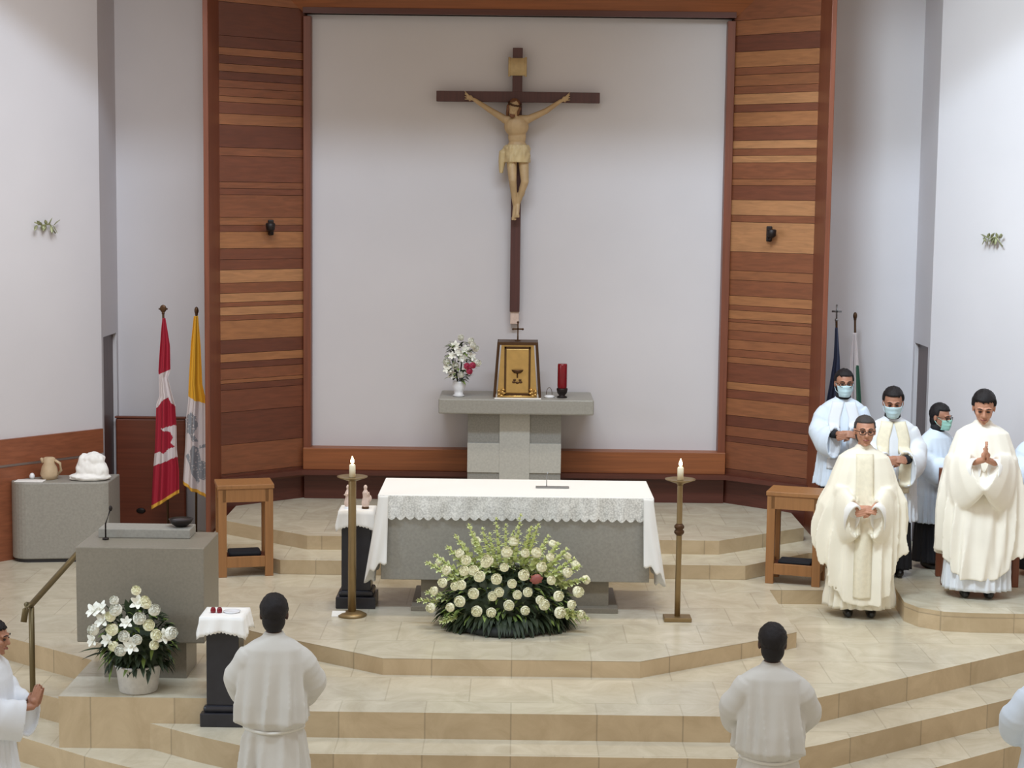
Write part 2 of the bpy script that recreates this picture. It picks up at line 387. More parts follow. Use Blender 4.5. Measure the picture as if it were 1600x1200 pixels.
side_panel(-1, LB); side_panel(1, RB)
def wall_box(name, pts, z0, z1, m): struct(name, prism(BM(), pts, z0, z1), m)
n = 3
for sgn in (-1, 1):
    # backing of the splay + lower recessed base
    a = (sgn * 2.20, 18.42); b = (sgn * 3.03, 17.70); wall_box('trim_%d' % n, [a, b, (b[0], 18.5), (a[0], 18.5)], 0.135, 6.3, 'dark_wood'); n += 1
    # fin
    xs = sorted((sgn * 3.02, sgn * 3.07)); bm = BM(); box(bm, xs[0], xs[1], 17.0, 18.5, P1, 6.4, 0.006); struct('trim_%d' % n, bm, 'frame_wood'); n += 1
    # inner vertical trim
    bm = BM(); xs = sorted((sgn * 2.17, sgn * 2.25)); box(bm, xs[0], xs[1], 18.26, 18.42, 0.8, 5.36, 0.004); struct('trim_%d' % n, bm, 'frame_wood'); n += 1
# bottom band under the white panel, with a ledge, and recessed dark base
zb = at(805, 702, 18.3).z; zl = at(805, 738, 18.2).z
bm = BM(); box(bm, -2.25, 2.25, 18.22, 18.42, zl, zb, 0.006); struct('trim_%d' % n, bm, 'frame_wood_h'); n += 1
bm = BM(); prism(bm, [(-2.25, 18.17), (2.25, 18.17), (3.02, 17.54), (3.02, 17.66), (2.25, 18.32), (-2.25, 18.32), (-3.02, 17.66), (-3.02, 17.54)], zl - .05, zl); struct('trim_%d' % n, bm, 'dark_wood'); n += 1
bm = BM(); box(bm, -2.25, 2.25, 18.33, 18.42, 0.27, zl - .05); struct('trim_%d' % n, bm, 'dark_wood'); n += 1
# upper splay (planked header) and its inner trim
bm = BM()
zt = at(812, 25, 18.3).z
v = [bm.verts.new(p) for p in ((-2.24, 18.3, zt), (2.24, 18.3, zt), (3.03, 17.62, zt + .75), (-3.03, 17.62, zt + .75), (-2.24, 18.42, zt), (2.24, 18.42, zt), (3.03, 18.42, zt + .75), (-3.03, 18.42, zt + .75))]
for q in ((0, 1, 2, 3), (4, 5, 1, 0), (3, 2, 6, 7), (0, 3, 7, 4), (1, 5, 6, 2), (4, 7, 6, 5)): bm.faces.new([v[i] for i in q])
struct('trim_%d' % n, bm, 'frame_wood_h'); n += 1
bm = BM(); box(bm, -2.25, 2.25, 18.24, 18.42, zt - .0, zt + .06); struct('trim_%d' % n, bm, 'dark_wood'); n += 1

# ================================================================== CRUCIFIX
def cr(x, y, Y=18.3): return at(x, y, Y)
CY0 = 18.30
t = thing('crucifix', 'large dark wooden crucifix with ivory figure hung high on the white back wall', 'crucifix', (at(804, 487, CY0).x, CY0, at(804, 487, CY0).z))
base = Vector(t.location)
top = at(810, 75, CY0) - base; a0 = at(682, 151, CY0) - base; a1 = at(937, 154, CY0) - base
bm = BM(); box(bm, -.052, .052, -.03, .06, 0, top.z, .004); obj('upright_beam', bm, 'cross_wood', t)
bm = BM(); box(bm, a0.x, a1.x, -.032, .03, a0.z - .05, a0.z + .06, .004); obj('cross_beam', bm, 'cross_wood', t)
bm = BM(); box(bm, -.045, .045, -.01, .09, -.13, .0, .004); obj('wall_bracket', bm, 'figurine', t)
# titulus: a small curled scroll
bm = BM(); zc = (at(810, 105, CY0) - base).z
for i in range(9):
    pass
pr = [(-.085, -.045), (-.07, -.06), (-.03, -.052), (.03, -.052), (.07, -.06), (.085, -.045)]
poly = [(x, y) for x, y in pr] + [(x, y + .012) for x, y in pr[::-1]]
prism(bm, poly, zc - .09, zc + .09)
tube(bm, [(-.085, -.045, zc - .1), (-.085, -.045, zc + .1)], .012); tube(bm, [(.085, -.045, zc - .1), (.085, -.045, zc + .1)], .012)
obj('title_scroll', bm, 'scroll', t, True)
# figure
def L(x, y, dy=-.09): 
    q = at(x, y, CY0) - base; return Vector((q.x, dy, q.z))
bm = BM()
hd = L(803, 169, -.15)
HM = Matrix.Translation(hd) @ Matrix.Rotation(math.radians(18), 4, 'X') @ Matrix.Rotation(math.radians(12), 4, 'Y')
ell(bm, (0, 0, .015), (.055, .065, .07), HM); ell(bm, (0, -.02, -.035), (.042, .045, .055), HM); ell(bm, (0, -.068, -.01), (.010, .014, .02), HM)
ell(bm, (0, -.058, -.045), (.02, .012, .008), HM)
nk = L(806, 184, -.10); caps(bm, hd, .035, nk, .035)
shl, shr = L(789, 187, -.09), L(825, 187, -.09)
caps(bm, shl, .045, shr, .045); 
ell(bm, L(807, 198, -.10), (.13, .075, .115)); ell(bm, L(808, 214, -.085), (.095, .06, .12)); ell(bm, L(808, 229, -.08), (.105, .07, .07))
for s, (sh, el, wr, tip) in enumerate(((shl, L(765, 172, -.075), L(741, 156, -.05), L(729, 151, -.05)), (shr, L(853, 174, -.075), L(876, 158, -.05), L(889, 152, -.05)))):
    caps(bm, sh, .042, el, .030); caps(bm, el, .031, wr, .020)
    dd = (tip - wr).normalized(); ell(bm, wr + dd * .045, (.030, .014, .030)); 
    for k in range(4):
        b0 = wr + dd * .06 + Vector((0, 0, (k - 1.5) * .014)); caps(bm, b0, .0075, b0 + dd * .045 + Vector((0, -.02, .012 * (k - 1.2))), .006, n=8)
    b0 = wr + dd * .03; caps(bm, b0, .009, b0 + dd * .02 + Vector((0, -.02, -.035)), .007, n=8)
hl, hr = L(799, 240, -.08), L(817, 240, -.08)
kl, kr = L(801, 282, -.16), L(820, 284, -.14)
fl_, fr_ = L(805, 322, -.07), L(809, 318, -.07)
for h_, k_, f_, tx in ((hl, kl, fl_, L(803, 340, -.11)), (hr, kr, fr_, L(808, 336, -.13))):
    caps(bm, h_, .062, k_, .042); caps(bm, k_, .042, f_, .026)
    ell(bm, (k_ * .6 + f_ * .4) + Vector((0, .015, 0)), (.035, .04, .07))
    caps(bm, f_, .026, tx, .020)
    for q in range(5): caps(bm, tx + Vector(((q - 2) * .009, 0, 0)), .008, tx + Vector(((q - 2) * .010, -.008, -.022)), .006, n=8)
o = obj('figure', bm, 'corpus', t, True); remesh(o, .006, 2)
# hair and crown of thorns
bm = BM()
ell(bm, (0, .012, .02), (.064, .068, .072), HM, 24, 16, fn=lambda d: .86 if (d.y < -.25 and d.z < .45) else 1.0 + .05 * math.sin(d.x * 30))
for s in (-1, 1): caps(bm, (s * .055, .0, 0), .022, (s * .05, .0, -.085), .016, HM)
ell(bm, (0, -.045, -.075), (.03, .02, .028), HM)
oh = obj('hair_and_beard', bm, 'corpus_hair', t, True)
bm = BM()
for w_ in range(3):
    pts = [HM @ Vector((.068 * math.cos(a), .075 * math.sin(a) + .0, .04 + .008 * math.sin(5 * a + w_ * 2))) for a in [2 * PI * i / 24 for i in range(25)]]
    tube(bm, pts, .005, 6)
obj('thorn_crown', bm, 'golddark', t, True)
# loincloth
bm = BM(); zc = L(808, 238).z
lathe(bm, [(.10, -.10), (.135, -.11), (.14, -.03), (.135, .04), (.12, .075), (.09, .075)], (L(808, 238).x, -.08, zc), 48, fn=lambda a, z: (1 + .06 * math.sin(9 * a + z * 40)) * (1 if abs(math.cos(a)) > .5 else .82))
sx = L(790, 240).x
tube(bm, [(sx, -.09, zc + .05), (sx - .03, -.1, zc + .0), (sx - .035, -.09, zc - .1), (sx - .045, -.08, zc - .22)], [.03, .04, .04, .02], 10)
tube(bm, [(sx + .02, -.14, zc + .05), (sx + .06, -.16, zc - .05), (sx + .05, -.15, zc - .17)], [.03, .035, .015], 10)
o = obj('loincloth', bm, 'loin', t, True); remesh(o, .007, 3)

# ================================================================== TABERNACLE STAND
SY = 17.6; sc = 2700 / SY
t = thing('stone_pedestal', 'grey granite tabernacle pedestal with raised cross block pattern behind the altar', 'pedestal', (0.0, 18.0, 0.27))
zT = at(806, 624, SY).z - .27; zB = at(806, 648, SY).z - .27
xl, xr = at(685, 636, SY).x, at(928, 640, SY).x
bm = BM(); box(bm, xl, xr, -.4, .36, zB, zT, .015); obj('top_slab', bm, 'granite', t)
PX = .485
bm = BM(); box(bm, -PX, PX, -.2, .3, 0, zB); obj('shaft', bm, 'granite_dark', t)
bm = BM(); box(bm, -.155, .16, -.215, -.1, 0, zB - .003, .003); 
z1, z0 = at(806, 693, 17.78).z - .27, at(806, 739, 17.78).z - .27
box(bm, -PX - .002, -.155, -.215, -.1, z0, z1, .003); box(bm, .16, PX + .002, -.215, -.1, z0, z1, .003)
obj('raised_cross_stone', bm, 'granite_light', t)
ZS = .27 + zT
# white linen under the tabernacle
TY = 17.85
def slabx(px_): return at(px_, 612, TY).x
bm = BM(); box(bm, slabx(773), slabx(845), TY - .22, TY + .2, ZS, ZS + .008)
box(bm, slabx(773), slabx(845), TY - .25, TY - .22, ZS, ZS + .008); obj_ = obj('linen_runner', bm, 'cloth_white'); tag(obj_, 'small white linen cloth under the golden tabernacle', 'cloth')
t = thing('tabernacle', 'golden tabernacle with dark tapered frame and a thin cross on top', 'tabernacle', (at(808, 612, TY).x, TY, ZS + .011))
ht = at(808, 533, TY).z - (ZS + .008)
wb, wt = .235, .195
def taper(bm, b, tp, y0, y1, z0, z1, inset=0):
    def hw(z): return b + (tp - b) * z / ht
    v = [bm.verts.new(p) for p in ((-hw(z0) + inset, y0, z0), (hw(z0) - inset, y0, z0), (hw(z0) - inset, y1, z0), (-hw(z0) + inset, y1, z0), (-hw(z1) + inset, y0, z1), (hw(z1) - inset, y0, z1), (hw(z1) - inset, y1, z1), (-hw(z1) + inset, y1, z1))]
    for q in ((3, 2, 1, 0), (4, 5, 6, 7), (0, 1, 5, 4), (1, 2, 6, 5), (2, 3, 7, 6), (3, 0, 4, 7)): bm.faces.new([v[i] for i in q])
bm = BM(); taper(bm, wb - .03, wt - .03, -.14, .16, 0, ht - .02); obj('body', bm, 'gold', t)
bm = BM()
for s in (-1, 1):
    for yy in (-.165, .17): tube(bm, [(s * wb, yy, 0), (s * wt, yy, ht)], .014, 8)
taper(bm, wb, wt, -.18, .18, ht - .03, ht, -.005); 
obj('outer_frame', bm, 'golddark', t, False)
bm = BM(); box(bm, -.135, -.118, -.155, -.13, .02, ht - .05); box(bm, .118, .135, -.155, -.13, .02, ht - .05); box(bm, -.135, .135, -.155, -.13, ht - .07, ht - .05); box(bm, -.135, .135, -.155, -.13, .02, .04)
obj('door_frame', bm, 'golddark', t)
bm = BM(); box(bm, -.115, .115, -.15, -.13, .045, ht - .075, .004); dr = obj('door', bm, 'gold', t)
bm = BM()   # chalice shaped relief with small loaves below
lathe(bm, [(.012, .0), (.035, .004), (.055, .022), (.062, .04), (.058, .04)], (0, -.152, .245), 20)
tube(bm, [(0, -.152, .20), (0, -.152, .25)], .008)
for q in (-.035, .0, .035): ell(bm, (q, -.154, .15 + .006 * abs(q) * 30), (.018, .008, .013))
for q in (-.028, .028): ell(bm, (q, -.154, .178), (.016, .008, .011))
obj('relief_emblem', bm, 'golddark', dr, True)
bm = BM()
for s in (-1, 1):
    for k in range(6): ell(bm, (s * (.16 + .03 * math.sin(k * 2)), -.175, .02 + k * .012), (.02, .02, .012))
box(bm, -.2, .2, -.18, -.16, 0, .02); obj('foot_scrollwork', bm, 'gold', t, True)
bm = BM(); lathe(bm, [(.03, 0), (.03, .008), (.008, .014), (.008, .05)], (0, 0, ht), 14); box(bm, -.007, .007, -.007, .007, ht + .04, ht + .19); box(bm, -.045, .045, -.007, .007, ht + .115, ht + .13)
for p in ((-.05, .122), (.05, .122), (0, .192)): ell(bm, (p[0], 0, ht + p[1]), .012)
obj('cross_finial', bm, 'golddark', t)
# ruby sanctuary lamp
lx = at(878, 614, TY).x
t = thing('sanctuary_lamp', 'tall red glass sanctuary candle in dark metal holder beside the tabernacle', 'candle', (lx, TY - .05, ZS))
bm = BM(); lathe(bm, [(.05, 0), (.055, .01), (.03, .025), (.05, .05), (.058, .09), (.054, .1)], n=24); obj('holder', bm, 'iron', t, True)
bm = BM(); lathe(bm, [(.042, .08), (.05, .12), (.05, .34), (.046, .355), (.042, .355)], n=24); obj('glass_cylinder', bm, 'red_glass', t, True)
# small cruet with wire top between them
t = thing('glass_cruet', 'small pale glass dish with a wire handle between tabernacle and red candle', 'dish', (at(858, 613, TY).x, TY - .05, ZS))
bm = BM(); lathe(bm, [(.05, 0), (.055, .01), (.05, .02), (.03, .025)], n=20); obj('dish', bm, 'ceramic', t, True)
bm = BM(); tube(bm, [(.03 * math.cos(a), 0, .03 + .075 * math.sin(a)) for a in [PI * i / 10 for i in range(11)]], .003, 6); obj('wire_handle', bm, 'golddark', t, True)

# ------------------------------------------------------------------ flowers
def petal_mesh(kind, m, seed=0):
    rnd = random.Random(seed); bm = BM()
    def petal(ang, tilt, ln, wd, cup, z):
        g = []
        for j in range(5):
            t_ = j / 4; row = []
            for i in range(5):
                s_ = (i / 4 - .5) * 2
                w_ = wd * math.sin(PI * (.12 + .72 * t_)) 
                x = s_ * w_; r = ln * t_
                p = Vector((x, r * math.cos(tilt + cup * t_) + .0, r * math.sin(tilt + cup * t_)))
                p.y -= abs(s_) ** 2 * wd * .35
                p = Matrix.Rotation(ang, 3, 'Z') @ p; p.z += z
                row.append(bm.verts.new(p))
            g.append(row)
        for j in range(4):
            for i in range(4): bm.faces.new((g[j][i], g[j][i + 1], g[j + 1][i + 1], g[j + 1][i]))
    if kind == 'rose':
        for ring, (n_, tilt, ln, wd, cup) in enumerate(((7, .25, .052, .034, .7), (6, .7, .050, .034, .6), (5, 1.05, .046, .028, .45), (4, 1.3, .042, .020, .3))):
            for k in range(n_): petal(2 * PI * k / n_ + ring * .5 + rnd.uniform(-.1, .1), tilt + rnd.uniform(-.08, .08), ln, wd, cup, .0)
        ell(bm, (0, 0, .016), (.036, .036, .026), None, 14, 8, fn=lambda d: 1 + .06 * math.sin(5 * math.atan2(d.y, d.x) + 9 * d.z))
    elif kind == 'lily':
        for k in range(6): petal(2 * PI * k / 6, .8 + .25 * (k % 2), .055, .016, -.5, 0)
        ell(bm, (0, 0, .008), (.01, .01, .02), None, 8, 5)
    elif kind == 'floret':
        for k in range(5): petal(2 * PI * k / 5, .9, .026, .011, -.3, 0)
        ell(bm, (0, 0, .004), (.008, .008, .012), None, 8, 5)
    me = bpy.data.meshes.new(kind + '_bloom'); bm.to_mesh(me); bm.free(); me.materials.append(MT[m])
    me.polygons.foreach_set('use_smooth', [True] * len(me.polygons)); return me
ROSE = [petal_mesh('rose', 'rose', s) for s in range(2)]
LILY = petal_mesh('lily', 'whiteflower'); WROSE = petal_mesh('rose', 'whiteflower', 5); PINK = petal_mesh('rose', 'pink', 6)
def place(name, me, parent, loc, direction, s=1.0):
    o = bpy.data.objects.new(name, me); COL.objects.link(o); o.parent = parent; o.location = loc
    o.rotation_euler = Vector(direction).to_track_quat('Z', 'Y').to_euler(); o.scale = (s, s, s); return o
def leaf(bm, p, d, ln, wd, droop=.3, mi=0):
    p = Vector(p); d = Vector(d).normalized(); s, u = frame_of(d)
    prev = None
    for j in range(5):
        t_ = j / 4; c = p + d * (ln * t_) + Vector((0, 0, -droop * ln * t_ * t_)); w_ = wd * math.sin(PI * (.08 + .92 * t_)) * .5
        cur = (bm.verts.new(c - s * w_ + u * w_ * .3), bm.verts.new(c), bm.verts.new(c + s * w_ + u * w_ * .3))
        if prev:
            for k in (0, 1): f = bm.faces.new((prev[k], prev[k + 1], cur[k + 1], cur[k])); f.material_index = mi
        prev = cur
# big arrangement before the altar
fp = gz(790, 985, 0)
t = thing('flower_arrangement', 'large dome arrangement of cream roses and pale gladioli on floor before altar', 'flowers', (fp.x, fp.y + .17, 0))
bm = BM(); lathe(bm, [(.40, 0), (.44, .02), (.42, .06), (.3, .10)], n=32); obj('tray', bm, 'oasis', t, True)
bm = BM(); rnd = random.Random(3)
ell(bm, (0, 0, .16), (.52, .30, .30), None, 28, 14, fn=lambda d: 1 + .12 * noise.noise(d * 4))
obj('foam_mound', bm, 'leaf', t, True)
bm = BM()
for i in range(900):
    a = rnd.uniform(0, 2 * PI); e = math.asin(rnd.uniform(-.1, 1)); d = Vector((math.cos(a) * math.cos(e), math.sin(a) * math.cos(e), math.sin(e)))
    p = Vector((d.x * .50, d.y * .30, .12 + d.z * .34)); 
    leaf(bm, p, d + Vector((rnd.uniform(-.7, .7), rnd.uniform(-.7, .7), rnd.uniform(-.5, .6))), rnd.uniform(.06, .14), rnd.uniform(.02, .045), .5, rnd.choice((0, 0, 1)))
for i in range(260):
    a = rnd.uniform(PI, 2 * PI); d = Vector((math.cos(a), math.sin(a), rnd.uniform(-.1, .25)))
    leaf(bm, (d.x * .42, d.y * .33, rnd.uniform(.06, .16)), d, rnd.uniform(.07, .15), .04, .75, 0)
o = obj('foliage', bm, ['leaf', 'leaf2'], t, True); o['kind'] = 'stuff'
spots = []
rose_px = [(763, 878), (802, 850), (837, 867), (720, 868), (741, 893), (760, 881), (788, 888), (700, 893), (727, 894), (820, 867), (750, 902), (818, 900), (858, 873), (884, 897), (896, 886), (712, 917), (741, 928), (780, 926), (800, 913), (824, 926), (860, 908), (871, 932), (900, 926), (676, 950), (705, 949), (720, 940), (746, 955), (768, 957), (795, 946), (820, 954), (849, 945), (873, 957), (905, 960), (694, 912), (770, 932), (843, 938), (681, 924), (912, 908), (884, 872), (845, 888), (690, 880), (730, 878), (792, 866), (776, 906), (808, 930), (838, 905), (745, 850), (862, 853), (722, 915), (891, 945)]
ctr = Vector((0, 0, .12))
for k, (x_, y_) in enumerate(rose_px):
    # solve for the dome surface point seen there
    q = None
    for s_ in range(60):
        Yw = fp.y + .25 - .42 + s_ * .012; wpt = at(x_, y_, Yw); l = wpt - Vector(t.location)
        e_ = (l.x / .68) ** 2 + (l.y / .47) ** 2 + ((l.z - .10) / .60) ** 2
        if e_ < 1: q = l; break
    if q is None: q = at(x_, y_, fp.y + .22) - Vector(t.location)
    n_ = Vector((q.x / .38, q.y / .16 , (q.z - .1) / .27)) + Vector((0, -.4, .1))
    place('rose', ROSE[k % 2], t, q, n_, rnd.uniform(1.0, 1.35))
def spike(parent, p0, p1, nf=11, bend=.05, s=1.0):
    p0, p1 = Vector(p0), Vector(p1); bm = BM(); m_ = (p0 + p1) / 2 + Vector((0, -bend, bend))
    pts = [p0 * (1 - u) ** 2 + m_ * 2 * u * (1 - u) + p1 * u * u for u in [i / 10 for i in range(11)]]
    tube(bm, pts, [.005 - .0003 * i for i in range(11)], 6)
    o_ = obj('gladiolus_stem', bm, 'leaf2', parent, True)
    bm = BM()
    for i in range(nf):
        u = .42 + .58 * i / (nf - 1); c = p0 * (1 - u) ** 2 + m_ * 2 * u * (1 - u) + p1 * u * u
        sz = (.046 - .026 * (u - .42) / .58) * s; sd = 1 if i % 2 else -1
        dd = (p1 - p0).normalized(); sx_, u_ = frame_of(dd)
        ax = (sx_ * sd * .8 + Vector((0, -1, 0)) * .6 + dd * .7).normalized()
        for k in range(5):
            s2, u2 = frame_of(ax); an = 2 * PI * k / 5
            leaf(bm, c, ax * .8 + (s2 * math.cos(an) + u2 * math.sin(an)) * .7, sz * 1.5, sz * .9, 0)
    obj('gladiolus_florets', bm, 'floret', o_, True)
TL = Vector(t.location)
for x_, y_ in ((712, 838), (733, 822), (754, 828), (775, 812), (790, 822), (813, 806), (829, 826), (840, 822), (856, 840), (872, 852), (700, 856), (680, 868), (668, 880), (885, 860), (896, 874), (905, 886), (655, 938), (668, 926), (915, 905), (765, 836), (802, 832), (848, 858), (722, 850), (741, 842)):
    tip = at(x_, y_, TL.y - .02 + rnd.uniform(-.08, .06)) - TL
    ln = tip.length; spike(t, (tip.x * .35, -.02, .25 if tip.z > .35 else .12), tip, 11, .03, rnd.uniform(.9, 1.2))
for x_, y_ in ((905, 958), (918, 966), (690, 972)):
    tip = at(x_, y_, TL.y - .25) - TL; spike(t, (tip.x * .5, -.15, .16), tip, 8, .02)
bm = BM(); q = at(838, 905, TL.y - .36) - TL
ell(bm, q, (.05, .03, .04), None, 16, 10, fn=lambda d: 1 + .2 * math.sin(9 * d.x) * math.sin(7 * d.z)); obj('dusky_bloom', bm, 'mauve', t, True)

# vase on the tabernacle pedestal
t = thing('flower_vase', 'white vase of white lilies with a cluster of pink blooms on the tabernacle pedestal', 'flowers', (at(717, 611, TY).x, TY - .05, ZS))
bm = BM(); lathe(bm, [(.05, 0), (.065, .01), (.045, .03), (.05, .06), (.072, .11), (.06, .15), (.066, .16), (.05, .16)], n=24); obj('vase', bm, 'ceramic', t, True)
bm = BM()
for i in range(170):
    z = rnd.uniform(.16, .56); w_ = .17 * math.sin(PI * min(1, (z - .08) / .58)) ; a = rnd.uniform(0, 2 * PI)
    leaf(bm, (w_ * .6 * math.cos(a), w_ * .5 * math.sin(a), z), (math.cos(a), math.sin(a), rnd.uniform(-.2, .8)), rnd.uniform(.05, .11), .028, .3, rnd.choice((0, 1)))
for i in range(8): tube(bm, [(0, 0, .1), (rnd.uniform(-.1, .1), rnd.uniform(-.05, .05), rnd.uniform(.3, .5))], .004, 6)
o = obj('greenery', bm, ['leaf', 'leaf2'], t, True); o['kind'] = 'stuff'
for x_, y_ in ((720, 528), (735, 533), (712, 541), (727, 547), (742, 545), (707, 556), (722, 560), (736, 558), (745, 568), (712, 572), (728, 574), (700, 577), (707, 586), (720, 586), (699, 566), (738, 540), (716, 552)):
    q = at(x_, y_, TY - .05 - rnd.uniform(.02, .1)) - Vector(t.location); place('lily', LILY if rnd.random() < .6 else WROSE, t, q, (q.x * 3, -1, .3), rnd.uniform(.9, 1.15))
for x_, y_ in ((733, 580), (738, 571), (729, 572)): q = at(x_, y_, TY - .17) - Vector(t.location); place('pink_bloom', PINK, t, q, (.3, -1, .1), .95)

# ambo flowers
# ================================================================== ALTAR
AY0, AY1 = 14.42, 15.25
AX = 0.02
t = thing('altar', 'long grey granite altar block on a narrower stone foot', 'altar', (AX, (AY0 + AY1) / 2, 0))
zb_ = at(805, 908, AY0).z; hy = (AY1 - AY0) / 2
bm = BM(); box(bm, -1.14, 1.14, -hy, hy, zb_, .985, .006); obj('block', bm, 'granite', t)
bm = BM(); box(bm, -.80, .80, -hy + .06, hy - .1, .04, zb_ + .01); obj('foot', bm, 'granite_ambo', t)
bm = BM(); box(bm, -.88, .88, -hy - .02, hy - .05, 0, .045, .004); obj('base_plate', bm, 'granite_ambo', t)
# altar cloth
t2 = thing('altar_cloth', 'white altar cloth with scalloped lace hem draped over the granite altar', 'cloth', (AX, (AY0 + AY1) / 2, .985))
bm = BM(); box(bm, -1.165, 1.165, -hy - .03, hy + .03, 0.002, .016, .006); obj('top_sheet', bm, 'cloth_white', t2)
def drop_front(y, zlen, m, name):
    bm = BM(); nx = 300; nz = 10; g = []
    for i in range(nx + 1):
        x = -1.165 + 2.33 * i / nx; col = []
        per = 2.33 / 30; ph = (i / nx * 30) % 1; sc_ = abs(math.sin(PI * ph)) * .028
        for j in range(nz + 1):
            t_ = j / nz; z = .012 - (zlen + sc_) * t_
            yy = y + (-.012 - .010 * math.sin(x * 23) * t_ - .006 * math.sin(x * 57 + 1) * t_)
            col.append(bm.verts.new((x, yy, z)))
        g.append(col)
    for i in range(nx):
        for j in range(nz): bm.faces.new((g[i][j], g[i + 1][j], g[i + 1][j + 1], g[i][j + 1]))
    return obj(name, bm, m, t2, True)
drop_front(-hy - .022, .18, 'lace', 'front_lace'); drop_front(hy + .05, .15, 'lace', 'rear_lace')
for s in (-1, 1):
    bm = BM(); g = []; ny = 90; nz = 30
    for i in range(ny + 1):
        u = i / ny; col = []
        for j in range(nz + 1):
            t_ = j / nz
            sc_ = abs(math.sin(PI * ((u * 11) % 1))) * .03
            y = (-hy - .03) + (2 * hy + .06) * u
            z = .012 - (.72 + sc_) * t_ - (.03 * math.sin(u * 7) * t_)
            flare = .02 + .075 * t_ + .035 * math.sin(u * 19 + 1.2) * t_ + .015 * math.sin(u * 43) * t_
            if u < .12: y -= (0.12 - u) * .4 * t_
            col.append(bm.verts.new((s * (1.155 + flare * 1.0 - .02), y, z)))
        g.append(col)
    # front return of the side drop: folds round the front corner and narrows downward
    nr = 14
    ext = []
    for i in range(1, nr + 1):
        u = i / nr; col = []
        for j in range(nz + 1):
            t_ = j / nz; z = .012 - (.68 - .12 * u + .02 * math.sin(u * 15)) * t_
            fl0 = g[0][j].co
            w_ = .09 * u * (1.0 - .1 * t_) 
            x_edge = s * (1.165 - .012)
            inner = s * (1.165 - w_)
            x = fl0.x + (inner - fl0.x) * u
            y = fl0.y - .015 * math.sin(u * PI) - .012 - .012 * math.sin(u * 9 + t_ * 4) * t_
            col.append(bm.verts.new((x, y, z)))
        ext.append(col)
    allc = ext[::-1] + g
    for i in range(len(allc) - 1):
        for j in range(nz): bm.faces.new((allc[i][j], allc[i + 1][j], allc[i + 1][j + 1], allc[i][j + 1]))
    o = obj('side_drop', bm, 'cloth_white', t2, True); solid(o, .004)
# low microphone on altar
q = gz(863, 763, 1.0)
t = thing('altar_microphone', 'low flat grey microphone stand lying on the white altar cloth', 'microphone', (q.x, q.y, 1.003))
bm = BM(); box(bm, -.145, .145, -.025, .025, 0, .014, .004); obj('bar', bm, 'silver', t)
bm = BM(); tube(bm, [(-.05, 0, .01), (-.05, .01, .1), (-.04, .01, .14)], .004, 8); obj('stem', bm, 'silver', t, True)

# ================================================================== CANDLESTICKS
def candlestick(px_, py_, label, knob, squarebase, hgt_y):
    g = gz(px_, py_, 0)
    t = thing('candlestick', label, 'candlestick', (g.x, g.y, 0), 0, 'brass floor candlesticks')
    hd_ = at(px_, hgt_y, g.y).z
    bm = BM()
    if squarebase: box(bm, -.115, .115, -.08, .08, 0, .035, .006)
    else: lathe(bm, [(.12, 0), (.125, .012), (.09, .03), (.05, .04)], n=28)
    obj('base', bm, 'brass', t, True if not squarebase else False)
    bm = BM(); rr = .034 if not squarebase else .024
    lathe(bm, [(rr, .03), (rr, .5), (rr * .95, hd_ - .02), (rr * .8, hd_)], n=20); obj('pole', bm, 'brass', t, True)
    if knob:
        bm = BM(); zk = at(px_, 827, g.y).z; lathe(bm, [(.024, -.05), (.042, -.03), (.042, -.015), (.03, 0), (.042, .015), (.042, .03), (.024, .05)], (0, 0, zk), 20); obj('knob', bm, 'golddark', t, True)
    bm = BM(); lathe(bm, [(.02, -.05), (.03, -.03), (.08, -.012), (.125, .004), (.128, .010), (.1, .004), (.03, .0)], (0, 0, hd_), 28); obj('drip_dish', bm, 'brass', t, True)
    c = thing('candle', 'short lit ivory candle on the ' + ('left' if px_ < 800 else 'right') + ' brass candlestick', 'candle', (g.x, g.y, hd_ + .002))
    bm = BM(); lathe(bm, [(.026, 0), (.026, .10), (.02, .108)], n=18); obj('wax', bm, 'wax', c, True)
    bm = BM(); tube(bm, [(0, 0, .1), (0, 0, .118)], .003, 6); obj('wick', bm, 'iron', c)
    bm = BM(); lathe(bm, [(.004, .112), (.014, .125), (.015, .14), (.008, .16), (.002, .178)], n=14); obj('flame', bm, 'flame', c, True)
candlestick(550, 962, 'plain thick brass candlestick left of the altar, before the black pedestal', False, False, 746)
candlestick(1058, 969, 'slim brass candlestick with knob and square foot right of the altar', True, True, 750)
q = gz(530, 962, 0)
t = thing('table_card', 'small white folded card on floor at the foot of left candlestick', 'card', (q.x, q.y - .02, 0))
bm = BM(); prism(bm, [(-.06, -.03), (.06, -.03), (.06, .03), (-.06, .03)], 0, .006); obj('lower_leaf', bm, 'cloth_white', t)
bm = BM(); v = [bm.verts.new(p) for p in ((-.06, -.03, .006), (.06, -.03, .006), (.055, .0, .045), (-.055, .0, .045), (-.06, .03, .006), (.06, .03, .006))]
bm.faces.new((v[0], v[1], v[2], v[3])); bm.faces.new((v[3], v[2], v[5], v[4])); o = obj('raised_leaf', bm, 'cloth_white', t); solid(o, .003)

